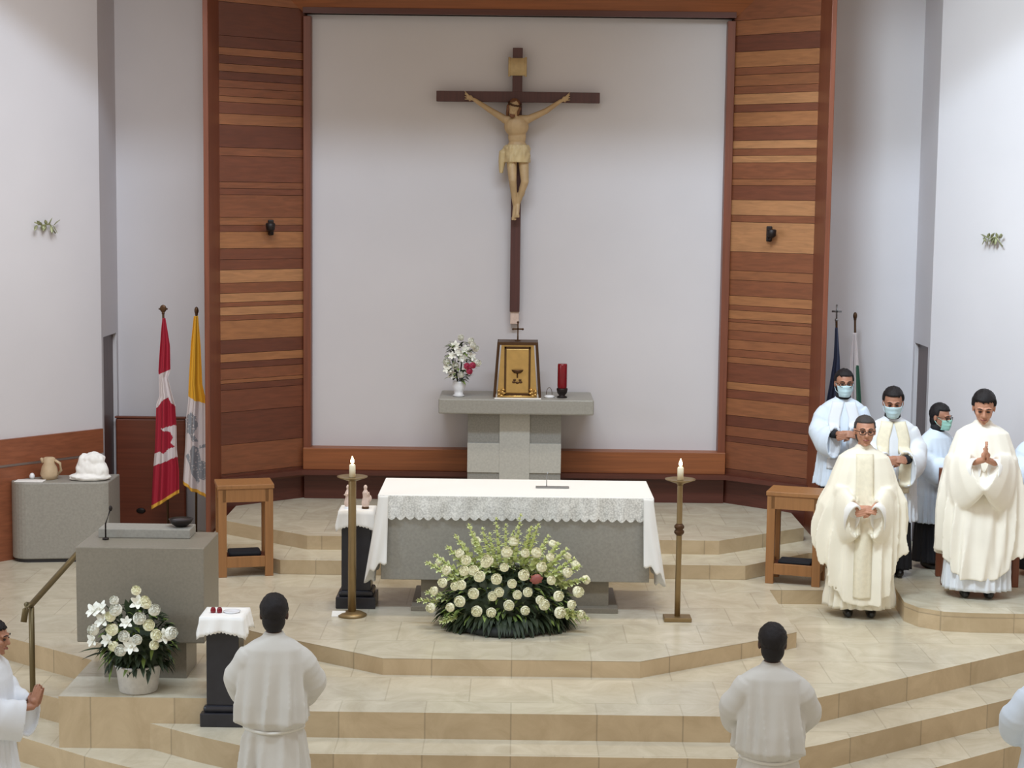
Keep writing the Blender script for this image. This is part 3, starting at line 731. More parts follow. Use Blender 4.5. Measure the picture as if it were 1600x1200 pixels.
# ================================================================== BLACK PEDESTALS with doilies
def black_pedestal(cx, cy, z0, h, w_, label):
    t = thing('pedestal', label, 'pedestal', (cx, cy, z0))
    bm = BM(); box(bm, -w_ * .68, w_ * .68, -w_ * .68, w_ * .68, 0, .1, .008); box(bm, -w_ * .6, w_ * .6, -w_ * .6, w_ * .6, .1, .15, .02); obj('plinth', bm, 'black_stone', t)
    bm = BM(); box(bm, -w_ / 2, w_ / 2, -w_ / 2, w_ / 2, .15, h - .03, .006); obj('column', bm, 'black_stone', t)
    bm = BM(); box(bm, -w_ * .54, w_ * .54, -w_ * .54, w_ * .54, h - .03, h, .004); obj('cap', bm, 'black_stone', t)
    return t
def doily(cx, cy, z, w_, drop, label, rot=.0):
    bm = BM(); n_ = 120; rings = []
    for j in range(11):
        row = []
        for i in range(n_):
            a = 2 * PI * i / n_; 
            k = 1 / max(abs(math.cos(a)), abs(math.sin(a)))
            if j <= 5: r = w_ / 2 * k * j / 5; zz = .004
            else:
                f = (j - 5) / 5; corner = (k - 1) / .414
                r = w_ / 2 * (k + (.10 * corner) * f) + .018 * f + .012 * f * math.sin(a * 9); zz = -drop * f * (1 + .45 * corner) - .015 * abs(math.sin(a * 22)) * f + .004
            row.append(bm.verts.new((r * math.cos(a), r * math.sin(a), zz)))
        rings.append(row)
    for j in range(10):
        for i in range(n_):
            if j == 0:
                bm.faces.new((rings[0][0], rings[1][i], rings[1][(i + 1) % n_])) if i < 0 else None
            bm.faces.new((rings[j][i], rings[j][(i + 1) % n_], rings[j + 1][(i + 1) % n_], rings[j + 1][i]))
    bmesh.ops.remove_doubles(bm, verts=bm.verts, dist=1e-5)
    o = obj('doily', bm, 'cloth_white', None, True); o.location = (cx, cy, z); o.rotation_euler = (0, 0, rot); solid(o, .003, 0)
    return tag(o, label, 'cloth')
g1 = gz(556, 950, 0); w1 = .25
h1 = at(556, 800, g1.y + .15).z + .03
black_pedestal(g1.x, g1.y + .13, 0, h1, w1, 'black stone pedestal behind the left candlestick, beside the altar')
doily(g1.x, g1.y + .13, h1 + .001, w1 + .05, .11, 'white draped doily on the black pedestal beside the altar')
g2 = gz(346, 1138, -.32); w2 = .235
h2 = at(346, 962, g2.y + .1).z + .32
black_pedestal(g2.x, g2.y + .18, -.32, h2, w2, 'black stone pedestal standing between the ambo and the white-robed server')
doily(g2.x, g2.y + .18, h2 - .32 + .001, w2 + .08, .10, 'white doily on the black pedestal by the ambo')
def figurine(x, y, z, kind, label):
    t = thing('figurine', label, 'figurine', (x, y, z))
    bm = BM(); lathe(bm, [(.03, 0), (.032, .01), (.028, .02)], n=16); obj('stand', bm, 'golddark' if kind else 'ceramic', t)
    bm = BM(); lathe(bm, [(.028, .018), (.034, .05), (.022, .10), (.026, .14), (.012, .165)], n=18, fn=lambda a, z_: 1 + .1 * math.sin(6 * a)); ell(bm, (0, 0, .185), (.017, .018, .022))
    if kind:
        tube(bm, [(0, 0, .14), (.035, -.02, .12), (.03, -.04, .15)], .009, 8); ell(bm, (.035, .0, .09), (.02, .02, .03))
    else:
        tube(bm, [(0, 0, .14), (-.03, -.02, .12), (0, -.035, .13)], .009, 8)
    o = obj('body', bm, 'figurine', t, True); remesh(o, .005, 2)
figurine(at(544, 780, g1.y + .12).x, g1.y + .12, h1 + .006, 0, 'slim pale figurine on the black pedestal, half behind the candle pole')
figurine(at(571, 780, g1.y + .12).x, g1.y + .12, h1 + .006, 1, 'pink and white figurine on dark base, on pedestal next to the altar')
for k, x_ in enumerate((333, 343)):
    q = at(x_, 940, g2.y + .16); bm = BM(); lathe(bm, [(.018, 0), (.02, .02), (.016, .035), (.012, .04)], n=14)
    o = obj('votive_cup', bm, 'red_glass', None, True); o.location = (q.x, g2.y + .16, h2 - .32 + .006)
    tag(o, 'tiny red glass cup, %s of two on the doily by the ambo' % ('left' if k == 0 else 'right'), 'cup', 'red cups on the doily')
q = at(366, 942, g2.y + .16); bm = BM(); lathe(bm, [(.05, 0), (.062, .012), (.055, .014), (.03, .006)], n=24)
o = obj('saucer', bm, 'ceramic', None, True); o.location = (q.x - .02, g2.y + .18, h2 - .32 + .006); tag(o, 'shallow white saucer on the doily by the ambo', 'saucer')

# ================================================================== AMBO
ax0, ax1 = at(119, 930, 12.62).x, at(319, 930, 12.62).x; acx = (ax0 + ax1) / 2
zt_ = at(220, 856, 12.62).z; zb2 = at(220, 1005, 12.62).z
t = thing('ambo', 'grey-brown granite reading desk block on a narrow stone foot at left', 'ambo', (acx, 12.87, P1 + .002))
hw = (ax1 - ax0) / 2
bm = BM(); box(bm, -hw, hw, -.25, .38, zb2 - P1, zt_ - P1, .008); obj('block', bm, 'granite_ambo', t)
bm = BM(); box(bm, -hw * .62, hw * .68, -.16, .25, 0, zb2 - P1 + .01); obj('foot', bm, 'granite_ambo', t)
zl0 = zt_ - P1
bm = BM(); box(bm, at(160, 845, 13.1).x - acx, at(302, 845, 13.1).x - acx, .10, .34, zl0, zl0 + .07, .006); obj('book_ledge', bm, 'granite', t)
m_ = thing('gooseneck_microphone', 'thin black gooseneck microphone at the left end of the ambo top', 'microphone', (at(170, 838, 13.0).x, 12.90, zt_ + .003))
bm = BM(); lathe(bm, [(.025, 0), (.025, .012), (.008, .018)], n=14); obj('foot', bm, 'iron', m_, True)
bm = BM(); tube(bm, [(0, 0, .01), (.0, 0, .12), (.03, .02, .22)], .006, 8); obj('neck', bm, 'iron', m_, True)
bm = BM(); ell(bm, (.034, .025, .235), (.014, .014, .022)); obj('capsule', bm, 'iron', m_, True)
m_ = thing('bowl', 'dark round bowl resting on the right end of the ambo ledge', 'bowl', (at(283, 830, 13.1).x, 13.10, zt_ + .072))
bm = BM(); lathe(bm, [(.04, 0), (.08, .03), (.095, .06), (.088, .062), (.06, .025), (.02, .012)], n=24); obj('shell', bm, 'iron', m_, True)
bm = BM(); lathe(bm, [(.085, .05), (.05, .056), (.01, .058)], n=20); obj('contents', bm, 'black_stone', m_, True)

# basket of flowers in front of the ambo
q = gz(212, 1085, P1)
t = thing('flower_basket', 'pale round basket of white roses and dark foliage before the ambo', 'flowers', (q.x, q.y + .10, P1 + .003))
bm = BM(); lathe(bm, [(.13, 0), (.14, .01), (.165, .19), (.18, .205), (.165, .21), (.15, .17)], n=32, fn=lambda a, z: 1 + .01 * math.sin(24 * a)); obj('basket', bm, 'grey_bowl', t, True)
bm = BM(); ell(bm, (0, 0, .32), (.21, .15, .2), None, 24, 12, fn=lambda d: 1 + .15 * noise.noise(d * 5)); obj('foam_mound', bm, 'leaf', t, True)
bm = BM(); TL2 = Vector(t.location)
for i in range(520):
    a = rnd.uniform(0, 2 * PI); e = math.asin(rnd.uniform(-.6, 1)); d = Vector((math.cos(a) * math.cos(e), math.sin(a) * math.cos(e), math.sin(e)))
    leaf(bm, (d.x * .22, d.y * .15, .36 + d.z * .26), d + Vector((rnd.uniform(-.6, .6), rnd.uniform(-.6, .6), rnd.uniform(-.4, .5))), rnd.uniform(.05, .11), rnd.uniform(.02, .045), .5, rnd.choice((0, 0, 0, 1)))
for x_, y_ in ((140, 1020), (133, 1010), (205, 912), (196, 918), (160, 925), (262, 960), (268, 1000)):
    d = at(x_, y_, TL2.y) - TL2; leaf(bm, (d.x * .6, -.02, .3 + (d.z - .3) * .5), Vector((d.x * .4, -.02, (d.z - .3) * .5)), .2, .05, .2, 0)
o = obj('foliage', bm, ['leaf', 'leaf2'], t, True); o['kind'] = 'stuff'
for k, (x_, y_) in enumerate(((180, 940), (213, 925), (160, 952), (183, 955), (228, 945), (216, 944), (150, 985), (178, 985), (198, 974), (218, 968), (232, 978), (148, 955), (240, 955), (180, 1010), (205, 1010), (265, 990), (240, 1008), (162, 970), (195, 995), (226, 940), (170, 1000), (214, 1000), (243, 993), (147, 1000), (190, 1016), (175, 965), (255, 995))):
    q_ = at(x_, y_, TL2.y - .25 + .06 * abs(x_ - 205) / 60) - TL2; place('rose', (WROSE, ROSE[0], LILY)[k % 3], t, q_, (q_.x * 3, -1, (q_.z - .35) * 2 + .2), rnd.uniform(.95, 1.35))

# ================================================================== HANDRAIL
r0 = gz(52, 1120, -.51); zt0 = at(52, 945, r0.y).z
t = thing('handrail', 'brass handrail with one post on the steps left of the ambo', 'handrail', (r0.x, r0.y, -.51))
bm = BM(); tube(bm, [(0, 0, 0), (0, 0, zt0 + .51 - .02)], .022, 14); obj('post', bm, 'brass_dark', t, True)
e1 = at(118, 868, r0.y + .6) - Vector(t.location); e2 = at(150, 836, r0.y + .9) - Vector(t.location)
s0 = Vector((0, 0, zt0 + .51)); s1 = at(40, 948, r0.y - .1) - Vector(t.location); s2 = at(37, 972, r0.y - .12) - Vector(t.location)
bm = BM(); tube(bm, [s2, s1 - Vector((0, 0, .02)), s1 + Vector((.01, 0, .015)), s0, e1, e2], .024, 12); obj('rail', bm, 'brass_dark', t, True)
bm = BM(); tube(bm, [e2, e2 + Vector((.0, .0, -(e2.z - (P1 + .51))))], .022, 12); obj('post', bm, 'brass_dark', t, True)

# ================================================================== LEFT: font/credence block, linens, low panel, flags
F0 = gz(20, 880, P1); F1 = gz(176, 868, P1)
zf = at(95, 756, F0.y).z
t = thing('stone_font', 'smooth grey rounded stone tank against the left wood panelling', 'font', ((F0.x + F1.x) / 2, F0.y + .1, P1))
fx = (F1.x - F0.x) / 2 + .03
pl = [(-fx - .02, .14), (-fx - .02, .12)]
for k in range(9): a = PI + (PI / 2) * k / 8; pl.append((-fx + .16 + .18 * math.cos(a), .10 + .18 * math.sin(a)))
pl += [(fx - .05, .02), (fx, .06), (fx, .55), (-fx * .35, .42)]
bm = prism(BM(), pl, .035, zf - P1)
o = obj('basin', bm, 'granite', t); bv = o.modifiers.new('b', 'BEVEL'); bv.width = .012; bv.segments = 2; bv.limit_method = 'ANGLE'
bm = prism(BM(), [(x * .97, y * .97 + .02) for x, y in pl], 0, .036); obj('shadow_plinth', bm, 'black_stone', t)
bm = BM(); q = at(20, 776, F0.y) ; ell(bm, (q.x - t.location.x + .01, .02, q.z - P1), (.02, .03, .02)); obj('drain_knob', bm, 'brass', t, True)
# linens
def heap(name, px_, py_, r, label, seed, m):
    q_ = at(px_, py_, F0.y + .28); bm = BM(); 
    ell(bm, (0, 0, 0), r, None, 48, 28, fn=lambda d: (1 + .10 * noise.noise(d * 1.6 + Vector((seed, 0, 0))) + .07 * (1 - 2 * abs(noise.noise(Vector((d.x * 3, d.y * 3, d.z * .7)) + Vector((seed, 2, 0)))))) * (1 + .25 * max(0, -d.z)) )
    for v in bm.verts: v.co.z = max(v.co.z, -r[2] * .55)
    o_ = obj(name, bm, m, None, True); o_.location = (q_.x, F0.y + .30, zf + r[2] * .55 + .001); return tag(o_, label, 'cloth')
q = at(142, 730, F0.y + .28); bm = BM()
for c_, r_ in (((0, 0, .10), (.15, .11, .12)), ((.03, 0, .19), (.11, .09, .085)), ((-.07, .0, .16), (.055, .08, .10)), ((-.01, -.02, .03), (.20, .13, .045)), ((.09, -.02, .08), (.09, .09, .10))):
    ell(bm, c_, r_, None, 48, 28, fn=lambda d: 1 + .10 * noise.noise(d * 2.1 + Vector(c_) * 9) + .07 * (1 - 3 * abs(noise.noise(Vector((d.x * 3.2, d.y * 3.2, d.z)) + Vector(c_) * 20))))
for v in bm.verts: v.co.z = max(v.co.z, .001)
o = obj('folded_linen', bm, 'cloth_white', None, True); o.location = (q.x, F0.y + .28, zf + .001); remesh(o, .009, 2); tag(o, 'crumpled white linen heap on the right end of the stone tank', 'cloth')
bm = BM(); box(bm, -.14, .14, -.07, .07, 0, .006, .002)
o = obj('linen_napkin', bm, 'cloth_white'); o.location = (at(40, 754, F0.y + .15).x + .05, F0.y + .13, zf + .001); tag(o, 'flat white napkin at the left end of the stone tank', 'cloth')
q = at(78, 735, F0.y + .3)
t = thing('ewer', 'beige pottery ewer standing on the stone tank near the wood panel', 'ewer', (q.x, F0.y + .27, zf + .001))
bm = BM(); lathe(bm, [(.07, 0), (.09, .05), (.075, .12), (.055, .16), (.06, .21), (.04, .22)], n=24, fn=lambda a, z: 1 + .05 * math.sin(3 * a)); obj('body', bm, 'beige', t, True)
bm = BM(); tube(bm, [(.06, 0, .19), (.11, 0, .16), (.12, 0, .09), (.08, 0, .04)], .014, 10); obj('handle', bm, 'beige', t, True)
bm = BM(); tube(bm, [(-.05, 0, .17), (-.08, 0, .21)], [.025, .012], 10); obj('spout', bm, 'beige', t, True)
q = at(52, 748, F0.y + .3); bm = BM(); lathe(bm, [(.02, 0), (.028, .03), (.02, .05), (.012, .06)], n=16); o = obj('glass_jar', bm, 'ceramic', None, True); o.location = (q.x, F0.y + .26, zf + .001); tag(o, 'small pale jar left of the beige ewer on the stone tank', 'jar')
# low wood panel
L0, L1_ = at(181, 740, 18.3), at(290, 740, 18.3)
zt3 = at(235, 654, 18.3).z
t = thing('wooden_screen', 'low dark wooden panel standing against white wall behind the flags', 'screen', ((L0.x + L1_.x) / 2, 18.33, P1))
bm = BM(); ww = (L1_.x - L0.x) / 2; box(bm, -ww, ww, -.02, .02, 0, zt3 - P1, .02); obj('board', bm, 'lowpanel', t)
bm = BM(); box(bm, -ww - .005, ww + .005, -.03, .03, zt3 - P1, zt3 - P1 + .02, .004); obj('cap_rail', bm, 'lowpanel', t)
bm = BM(); ell(bm, (at(220, 798, 18.3).x - t.location.x, -.025, at(220, 798, 18.3).z - P1), (.05, .015, .03)); obj('handle', bm, 'iron', t, True)

def interp(tb, y):
    for (y0, a, b), (y1, c, d) in zip(tb, tb[1:]):
        if y <= y1: f = (y - y0) / (y1 - y0); return a + (c - a) * f, b + (d - b) * f
    return tb[-1][1], tb[-1][2]
def inpoly(x, y, P):
    c = False; j = len(P) - 1
    for i in range(len(P)):
        if (P[i][1] > y) != (P[j][1] > y) and x < (P[j][0] - P[i][0]) * (y - P[i][1]) / (P[j][1] - P[i][1]) + P[i][0]: c = not c
        j = i
    return c
def flag(Yp, tb, ybot, mats, color, label, poletop, polebase, finial, nx=48, ny=200, z0=P1, grp='draped flags on poles'):
    base_ = at(polebase[0], 800, Yp)
    t = thing('flag', label, 'flag', (base_.x, Yp, z0), 0, grp)
    TLc = Vector(t.location)
    bm = BM(); g = []; ys0 = tb[0][0]
    for i in range(nx + 1):
        col = []; u = i / nx
        for j in range(ny + 1):
            v = j / ny; yb = ybot[0] + (ybot[1] - ybot[0]) * u; y = ys0 + (yb - ys0) * v
            l, r = interp(tb, y); x = l + (r - l) * u
            p = at(x, y, Yp - .10) - TLc; wd = (r - l) / 153
            p.y += .035 * math.sin(u * 9 + v * 1.5) * min(1, wd * 7) + .02 * math.sin(u * 21 + v * 3) * min(1, wd * 5)
            col.append((bm.verts.new(p), x, y))
        g.append(col)
    for i in range(nx):
        for j in range(ny):
            f = bm.faces.new((g[i][j][0], g[i][j + 1][0], g[i + 1][j + 1][0], g[i + 1][j][0]))
            f.material_index = color((g[i][j][1] + g[i + 1][j][1]) / 2, (g[i][j][2] + g[i][j + 1][2]) / 2, (i + .5) / nx, (j + .5) / ny)
    o = obj('flag_cloth', bm, mats, t, True); solid(o, .004)
    tp = at(poletop[0], poletop[1], Yp) - TLc
    bm = BM(); tube(bm, [(0, 0, .02), (tp.x, 0, tp.z)], .012, 12); obj('pole', bm, 'golddark', t, True)
    bm = BM(); lathe(bm, [(.14, 0), (.14, .03), (.05, .06), (.025, .10)], n=24); obj('stand', bm, 'iron', t, True)
    bm = BM()
    if finial == 'cross':
        box(bm, tp.x - .008, tp.x + .008, -.008, .008, tp.z, tp.z + .16); box(bm, tp.x - .05, tp.x + .05, -.008, .008, tp.z + .08, tp.z + .098); ell(bm, (tp.x, 0, tp.z), .018)
    elif finial == 'leaf':
        ell(bm, (tp.x, 0, tp.z + .05), (.034, .012, .04)); box(bm, tp.x - .045, tp.x + .045, -.006, .006, tp.z + .04, tp.z + .055); ell(bm, (tp.x, 0, tp.z + .005), .016)
    else: ell(bm, (tp.x, 0, tp.z + .03), (.022, .022, .04)); ell(bm, (tp.x, 0, tp.z - .005), .016)
    obj('finial', bm, 'silver' if finial == 'cross' else 'golddark', t, True)
leafP = [(262, 621), (267, 631), (274, 635), (275, 650), (277, 664), (262, 667), (250, 670), (266, 676), (269, 684), (266, 692), (272, 699), (262, 702), (257, 708), (248, 706), (238, 712), (236, 660), (240, 640), (246, 637), (252, 628)]
def ccol(x, y, u, v):
    if v > .978: return 2
    if y < 586 - 8 * u: return 0
    if inpoly(x, y, leafP): return 0
    if y > 729 - 16 * u: return 0
    return 1
flag(17.5, [(497, 254, 258), (515, 252, 261), (540, 250, 265), (580, 247, 266), (590, 248, 262), (620, 248, 270), (632, 243, 274), (660, 242, 276), (700, 241, 277), (735, 238, 281), (800, 235, 282)], (797, 769), ['flag_red', 'flag_white', 'fringe'], ccol,
     'red and white maple leaf flag hanging draped before the low wooden panel', (255, 490), (263, 830), 'leaf')
keys = [[(291, 650), (299, 643), (307, 650), (309, 665), (304, 676), (309, 690), (300, 688), (294, 676), (290, 680)], [(296, 705), (303, 694), (309, 700), (314, 720), (322, 724), (325, 740), (318, 752), (306, 744), (301, 726)], [(290, 712), (294, 708), (312, 752), (308, 756)], [(311, 696), (324, 694), (324, 699), (311, 701)]]
def vcol(x, y, u, v):
    if v > .978: return 2
    if y < 620 + 12 * u: return 0
    for P in keys:
        if inpoly(x, y, P) and (noise.noise(Vector((x * .4, y * .4, 0))) > -.35): return 3
    return 1
flag(17.45, [(494, 303, 309), (540, 298, 313), (600, 294, 316), (625, 293, 322), (650, 290, 323), (700, 288, 325), (750, 285, 326), (800, 284, 328)], (757, 782), ['flag_yellow', 'flag_white', 'fringe', 'flag_grey'], vcol,
     'yellow and white flag with grey crossed key emblem beside the planked wood fin', (307, 490), (306, 815), 'ball')
flag(17.9, [(512, 1305, 1309), (560, 1303, 1312), (600, 1297, 1313), (640, 1290, 1312), (760, 1285, 1315)], (790, 770), ['flag_navy', 'flag_navy', 'fringe'], lambda x, y, u, v: 2 if v > .978 else 0,
     'dark blue-grey furled flag with silver cross top behind the tall masked server', (1307, 500), (1310, 820), 'cross', 24, 100, .137)
flag(18.2, [(520, 1333, 1338), (560, 1329, 1341), (600, 1327, 1344), (640, 1326, 1346), (760, 1322, 1350)], (780, 790), ['flag_white', 'flag_green', 'fringe'], lambda x, y, u, v: 2 if v > .978 else (1 if u > .62 and y > 572 or y > 640 else 0),
     'pale flag with green edge on second pole behind the tall masked server', (1336, 498), (1338, 820), 'ball', 24, 100, .137)

# ================================================================== OAK STANDS (open chairs/side tables)
def oak_stand(x, y, rz, label, z0=0.0):
    t = thing('side_table', label, 'side table', (x, y, z0), rz, 'open oak side tables')
    W, D, Hh = .25, .18, .86
    bm = BM(); box(bm, -W - .01, W + .01, -D - .01, D + .01, Hh - .04, Hh, .006); obj('table_top', bm, 'oak', t)
    for ya in (-D, D - .03): bm = BM(); box(bm, -W + .04, W - .04, ya, ya + .03, Hh - .16, Hh - .04); obj('apron', bm, 'oak', t)
    for sx in (-1, 1):
        for sy in (-1, 1):
            bm = BM(); xs = sorted((sx * W, sx * (W - .075))); ys = sorted((sy * D, sy * (D - .06))); box(bm, xs[0], xs[1], ys[0], ys[1], 0, Hh - .04, .004); obj('leg', bm, 'oak', t)
        bm = BM(); xs = sorted((sx * (W - .01), sx * (W - .04))); box(bm, xs[0], xs[1], -D + .06, D - .06, .10, .20); box(bm, xs[0], xs[1], -D + .06, D - .06, Hh - .16, Hh - .04); obj('side_rail', bm, 'oak', t)
    bm = BM(); box(bm, -W + .075, W - .075, -D, -D + .03, .09, .19, .004); obj('front_rail', bm, 'oak', t)
    bm = BM(); box(bm, -W + .04, W - .04, -D + .03, D - .03, .15, .17); obj('shelf', bm, 'dark_wood', t)
    return t
oak_stand(-2.50, 15.62 + .2, math.radians(14), 'open light oak side table left of the altar, before the planked panel')
oak_stand(2.62, 15.55 + .2, math.radians(-18), 'open light oak side table right of the altar, beside the bespectacled priest')
bm = BM(); box(bm, -.15, .15, -.1, .1, 0, .05, .02); o = obj('kneeling_cushion', bm, 'black'); o.location = (-2.5, 15.82, .172); o.rotation_euler = (0, 0, math.radians(14)); tag(o, 'dark cushion on the lower shelf of the left oak table', 'cushion')
bm = BM(); box(bm, -.15, .15, -.1, .1, 0, .035, .015); o = obj('kneeling_cushion', bm, 'black'); o.location = (2.62, 15.75, .172); o.rotation_euler = (0, 0, math.radians(-18)); tag(o, 'flat dark cushion on the lower shelf of the right oak table', 'cushion')

# wall fittings
def sconce(px_, py_, Yp, label):
    q_ = at(px_, py_, Yp); t = thing('wall_sconce', label, 'sconce', q_)
    bm = BM(); box(bm, -.03, .03, 0, .02, -.07, .09, .01); obj('back_plate', bm, 'iron', t)
    bm = BM(); tube(bm, [(0, 0, -.03), (0, -.05, -.06), (.01, -.09, -.02)], .012, 10); obj('arm', bm, 'iron', t, True)
    bm = BM(); lathe(bm, [(.02, 0), (.045, .02), (.05, .08), (.035, .09)], (.01, -.09, -.03), 18); obj('cup', bm, 'iron', t, True)
def panY(px_): 
    # depth of the splayed plane at that column
    for i in range(400):
        Yp = 17.4 + i * .003; X = abs(at(px_, 360, Yp).x); Yw = NI[1] + (X - NI[0]) / (NO[0] - NI[0]) * (NO[1] - NI[1])
        if Yp >= Yw: return Yp
    return 17.9
sconce(423, 357, panY(423) - .045, 'small dark iron sconce on the left planked wood panel')
sconce(1202, 367, panY(1202) - .045, 'small dark iron sconce on the right planked wood panel')
def branch(px_, py_, sgn, label, seed):
    p0 = Vector((sgn * 4.27, 17.75)); p1 = Vector((sgn * 6.6, 15.0))
    best = None
    for i in range(2000):
        Yp = 15.0 + i * .00138; q_ = at(px_, py_, Yp); f = (17.75 - Yp) / 2.75; X = sgn * (4.27 + 2.33 * f)
        if best is None or abs(q_.x - X) < best[0]: best = (abs(q_.x - X), q_)
    ang = math.atan2(2.75, 2.33) * (1 if sgn < 0 else -1)
    q_ = best[1]; t = thing('wall_ornament', label, 'ornament', (q_.x, q_.y - .02, q_.z), ang)
    r_ = random.Random(seed); bm = BM(); tube(bm, [(-.12, -.035, .05), (-.04, -.045, .02), (.05, -.045, .03), (.12, -.035, -.06)], .007, 8)
    obj('stem', bm, 'green_gold', t, True)
    bm = BM()
    for k in range(12):
        x = -.10 + .2 * k / 11; leaf(bm, (x, -.045, .02), (r_.uniform(-.6, .6), -.25, r_.choice((-1, 1)) * r_.uniform(.3, 1)), r_.uniform(.05, .09), .035, .1)
    o = obj('leaves', bm, 'green_gold', t, True); solid(o, .004)
    bm = BM(); lathe(bm, [(.03, 0), (.03, .02)], n=14); o = obj('mount', bm, 'green_gold', t); o.rotation_euler = (PI / 2, 0, 0)
branch(68, 355, -1, 'grey-green metal leaf spray on the left white wall', 1)
branch(1553, 375, 1, 'green-gold metal leaf spray on the bright right wall', 2)
# ================================================================== PEOPLE
def bezier(a, b, c, n=6):
    a, b, c = Vector(a), Vector(b), Vector(c)
    return [a * (1 - u) ** 2 + b * 2 * u * (1 - u) + c * u * u for u in [i / n for i in range(n + 1)]]
def hand(bm, wrist, fdir, pnorm, side, curl=.3, spread=.006):
    """palm, four bent fingers of unequal length and a thumb; fdir = finger direction, pnorm = palm normal"""
    wrist = Vector(wrist); f = Vector(fdir).normalized(); n_ = Vector(pnorm); n_ = (n_ - f * n_.dot(f)).normalized(); s = f.cross(n_).normalized() * side
    def P(a, b, c): return wrist + s * a + f * b + n_ * c
    for k in range(4):
        a = (-.027 + .018 * k); caps(bm, P(a * .8, .015, 0), .012, P(a, .082, 0), .0105, n=8)
    ell(bm, P(0, .045, 0), .026, None, 10, 6)
    for k, ln in enumerate((.060, .072, .078, .070)):
        a = -.027 + .018 * k; b0 = P(a, .084, 0); sp = (k - 1.5) * spread
        c1, c2 = curl, curl * 2.0
        b1 = b0 + (f * math.cos(c1) + n_ * math.sin(c1)) * ln * .52 + s * sp * .5
        b2 = b1 + (f * math.cos(c2) + n_ * math.sin(c2)) * ln * .48 + s * sp * .5
        caps(bm, b0, .0095, b1, .0085, n=8); caps(bm, b1, .0085, b2, .0070, n=8)
    t0 = P(.026, .022, .004); t1 = P(.050, .052, .012); t2 = P(.050, .085, .022)
    caps(bm, t0, .014, t1, .0105, n=8); caps(bm, t1, .0105, t2, .0085, n=8)
def loft(bm, prof, n=144, fold=None, cap=.05, M=None, hem=None):
    rings = []
    P_ = []
    for (z0, *a), (z1, *b) in zip(prof, prof[1:]):
        m = max(1, int(abs(z1 - z0) / .025))
        for k in range(m):
            f = k / m; P_.append((z0 + (z1 - z0) * f, *[x + (y - x) * f for x, y in zip(a, b)]))
    P_.append(prof[-1])
    for (z, rx, ry, yo, am) in P_:
        row = []
        for i in range(n):
            th = 2 * PI * i / n; c, s = math.cos(th), math.sin(th)
            d = 1 + am * (fold(th, z) if fold else 0)
            q = Vector((rx * d * math.copysign(abs(c) ** .88, c), yo + ry * d * math.copysign(abs(s) ** .88, s), z))
            if hem and z < 1.15:
                zmin = prof[-1][0]; q.z = 1.15 - (1.15 - z) * (1.15 - zmin - hem(th)) / (1.15 - zmin)
            row.append(q)
        rings.append(row)
    # recessed hem so that the robe reads hollow
    hem = rings[-1]; cen = Vector((0, P_[-1][3], P_[-1][0]))
    rings.append([cen + (q - cen) * .93 for q in hem]); rings.append([cen + (q - cen) * .90 + Vector((0, 0, cap)) for q in hem])
    rows = [[bm.verts.new(q) for q in r_] for r_ in rings]
    for j in range(len(rows) - 1):
        for i in range(n): bm.faces.new((rows[j][i], rows[j + 1][i], rows[j + 1][(i + 1) % n], rows[j][(i + 1) % n]))
    bm.faces.new(rows[0]); bm.faces.new(rows[-1][::-1])
def foldf(seed, k=11):
    def f(th, z):
        a = math.sin(k * th + seed + 1.1 * math.sin(z * 2.2 + seed)); b = math.sin((2 * k + 3) * th + seed * 2.3 + .8 * math.sin(z * 3.1)); c = math.sin((k // 2) * th + seed * .7)
        nz = noise.noise(Vector((2.6 * math.cos(th) + seed, 2.6 * math.sin(th), z * .9)))
        return .55 * (1 - 2 * abs(a)) * (.55 + .9 * abs(nz) * 2) + .25 * b + .35 * c + .9 * nz
    return f
def band(parent, target, pts, w_, m, name, off=.006):
    """flat band laid on the front of a garment"""
    bm = BM(); g = []
    pp = [Vector((p[0], 0, p[1])) for p in pts]; fine = []
    for a, b in zip(pp, pp[1:]):
        k = max(1, int((b - a).length / .02)); fine += [a + (b - a) * i / k for i in range(k)]
    fine.append(pp[-1])
    for i, p in enumerate(fine):
        row = [bm.verts.new((p.x + w_ * (j / 6 - .5), -.75, p.z)) for j in range(7)]; g.append(row)
    for i in range(len(g) - 1):
        for j in range(6): bm.faces.new((g[i][j], g[i][j + 1], g[i + 1][j + 1], g[i + 1][j]))
    o = obj(name, bm, m, parent, True)
    s = o.modifiers.new('wrap', 'SHRINKWRAP'); s.target = target; s.wrap_method = 'PROJECT'; s.use_project_y = True; s.use_positive_direction = True; s.use_negative_direction = False; s.offset = off; s.use_project_x = s.use_project_z = False
    s.wrap_mode = 'ABOVE_SURFACE'
    solid(o, .004)
    return o
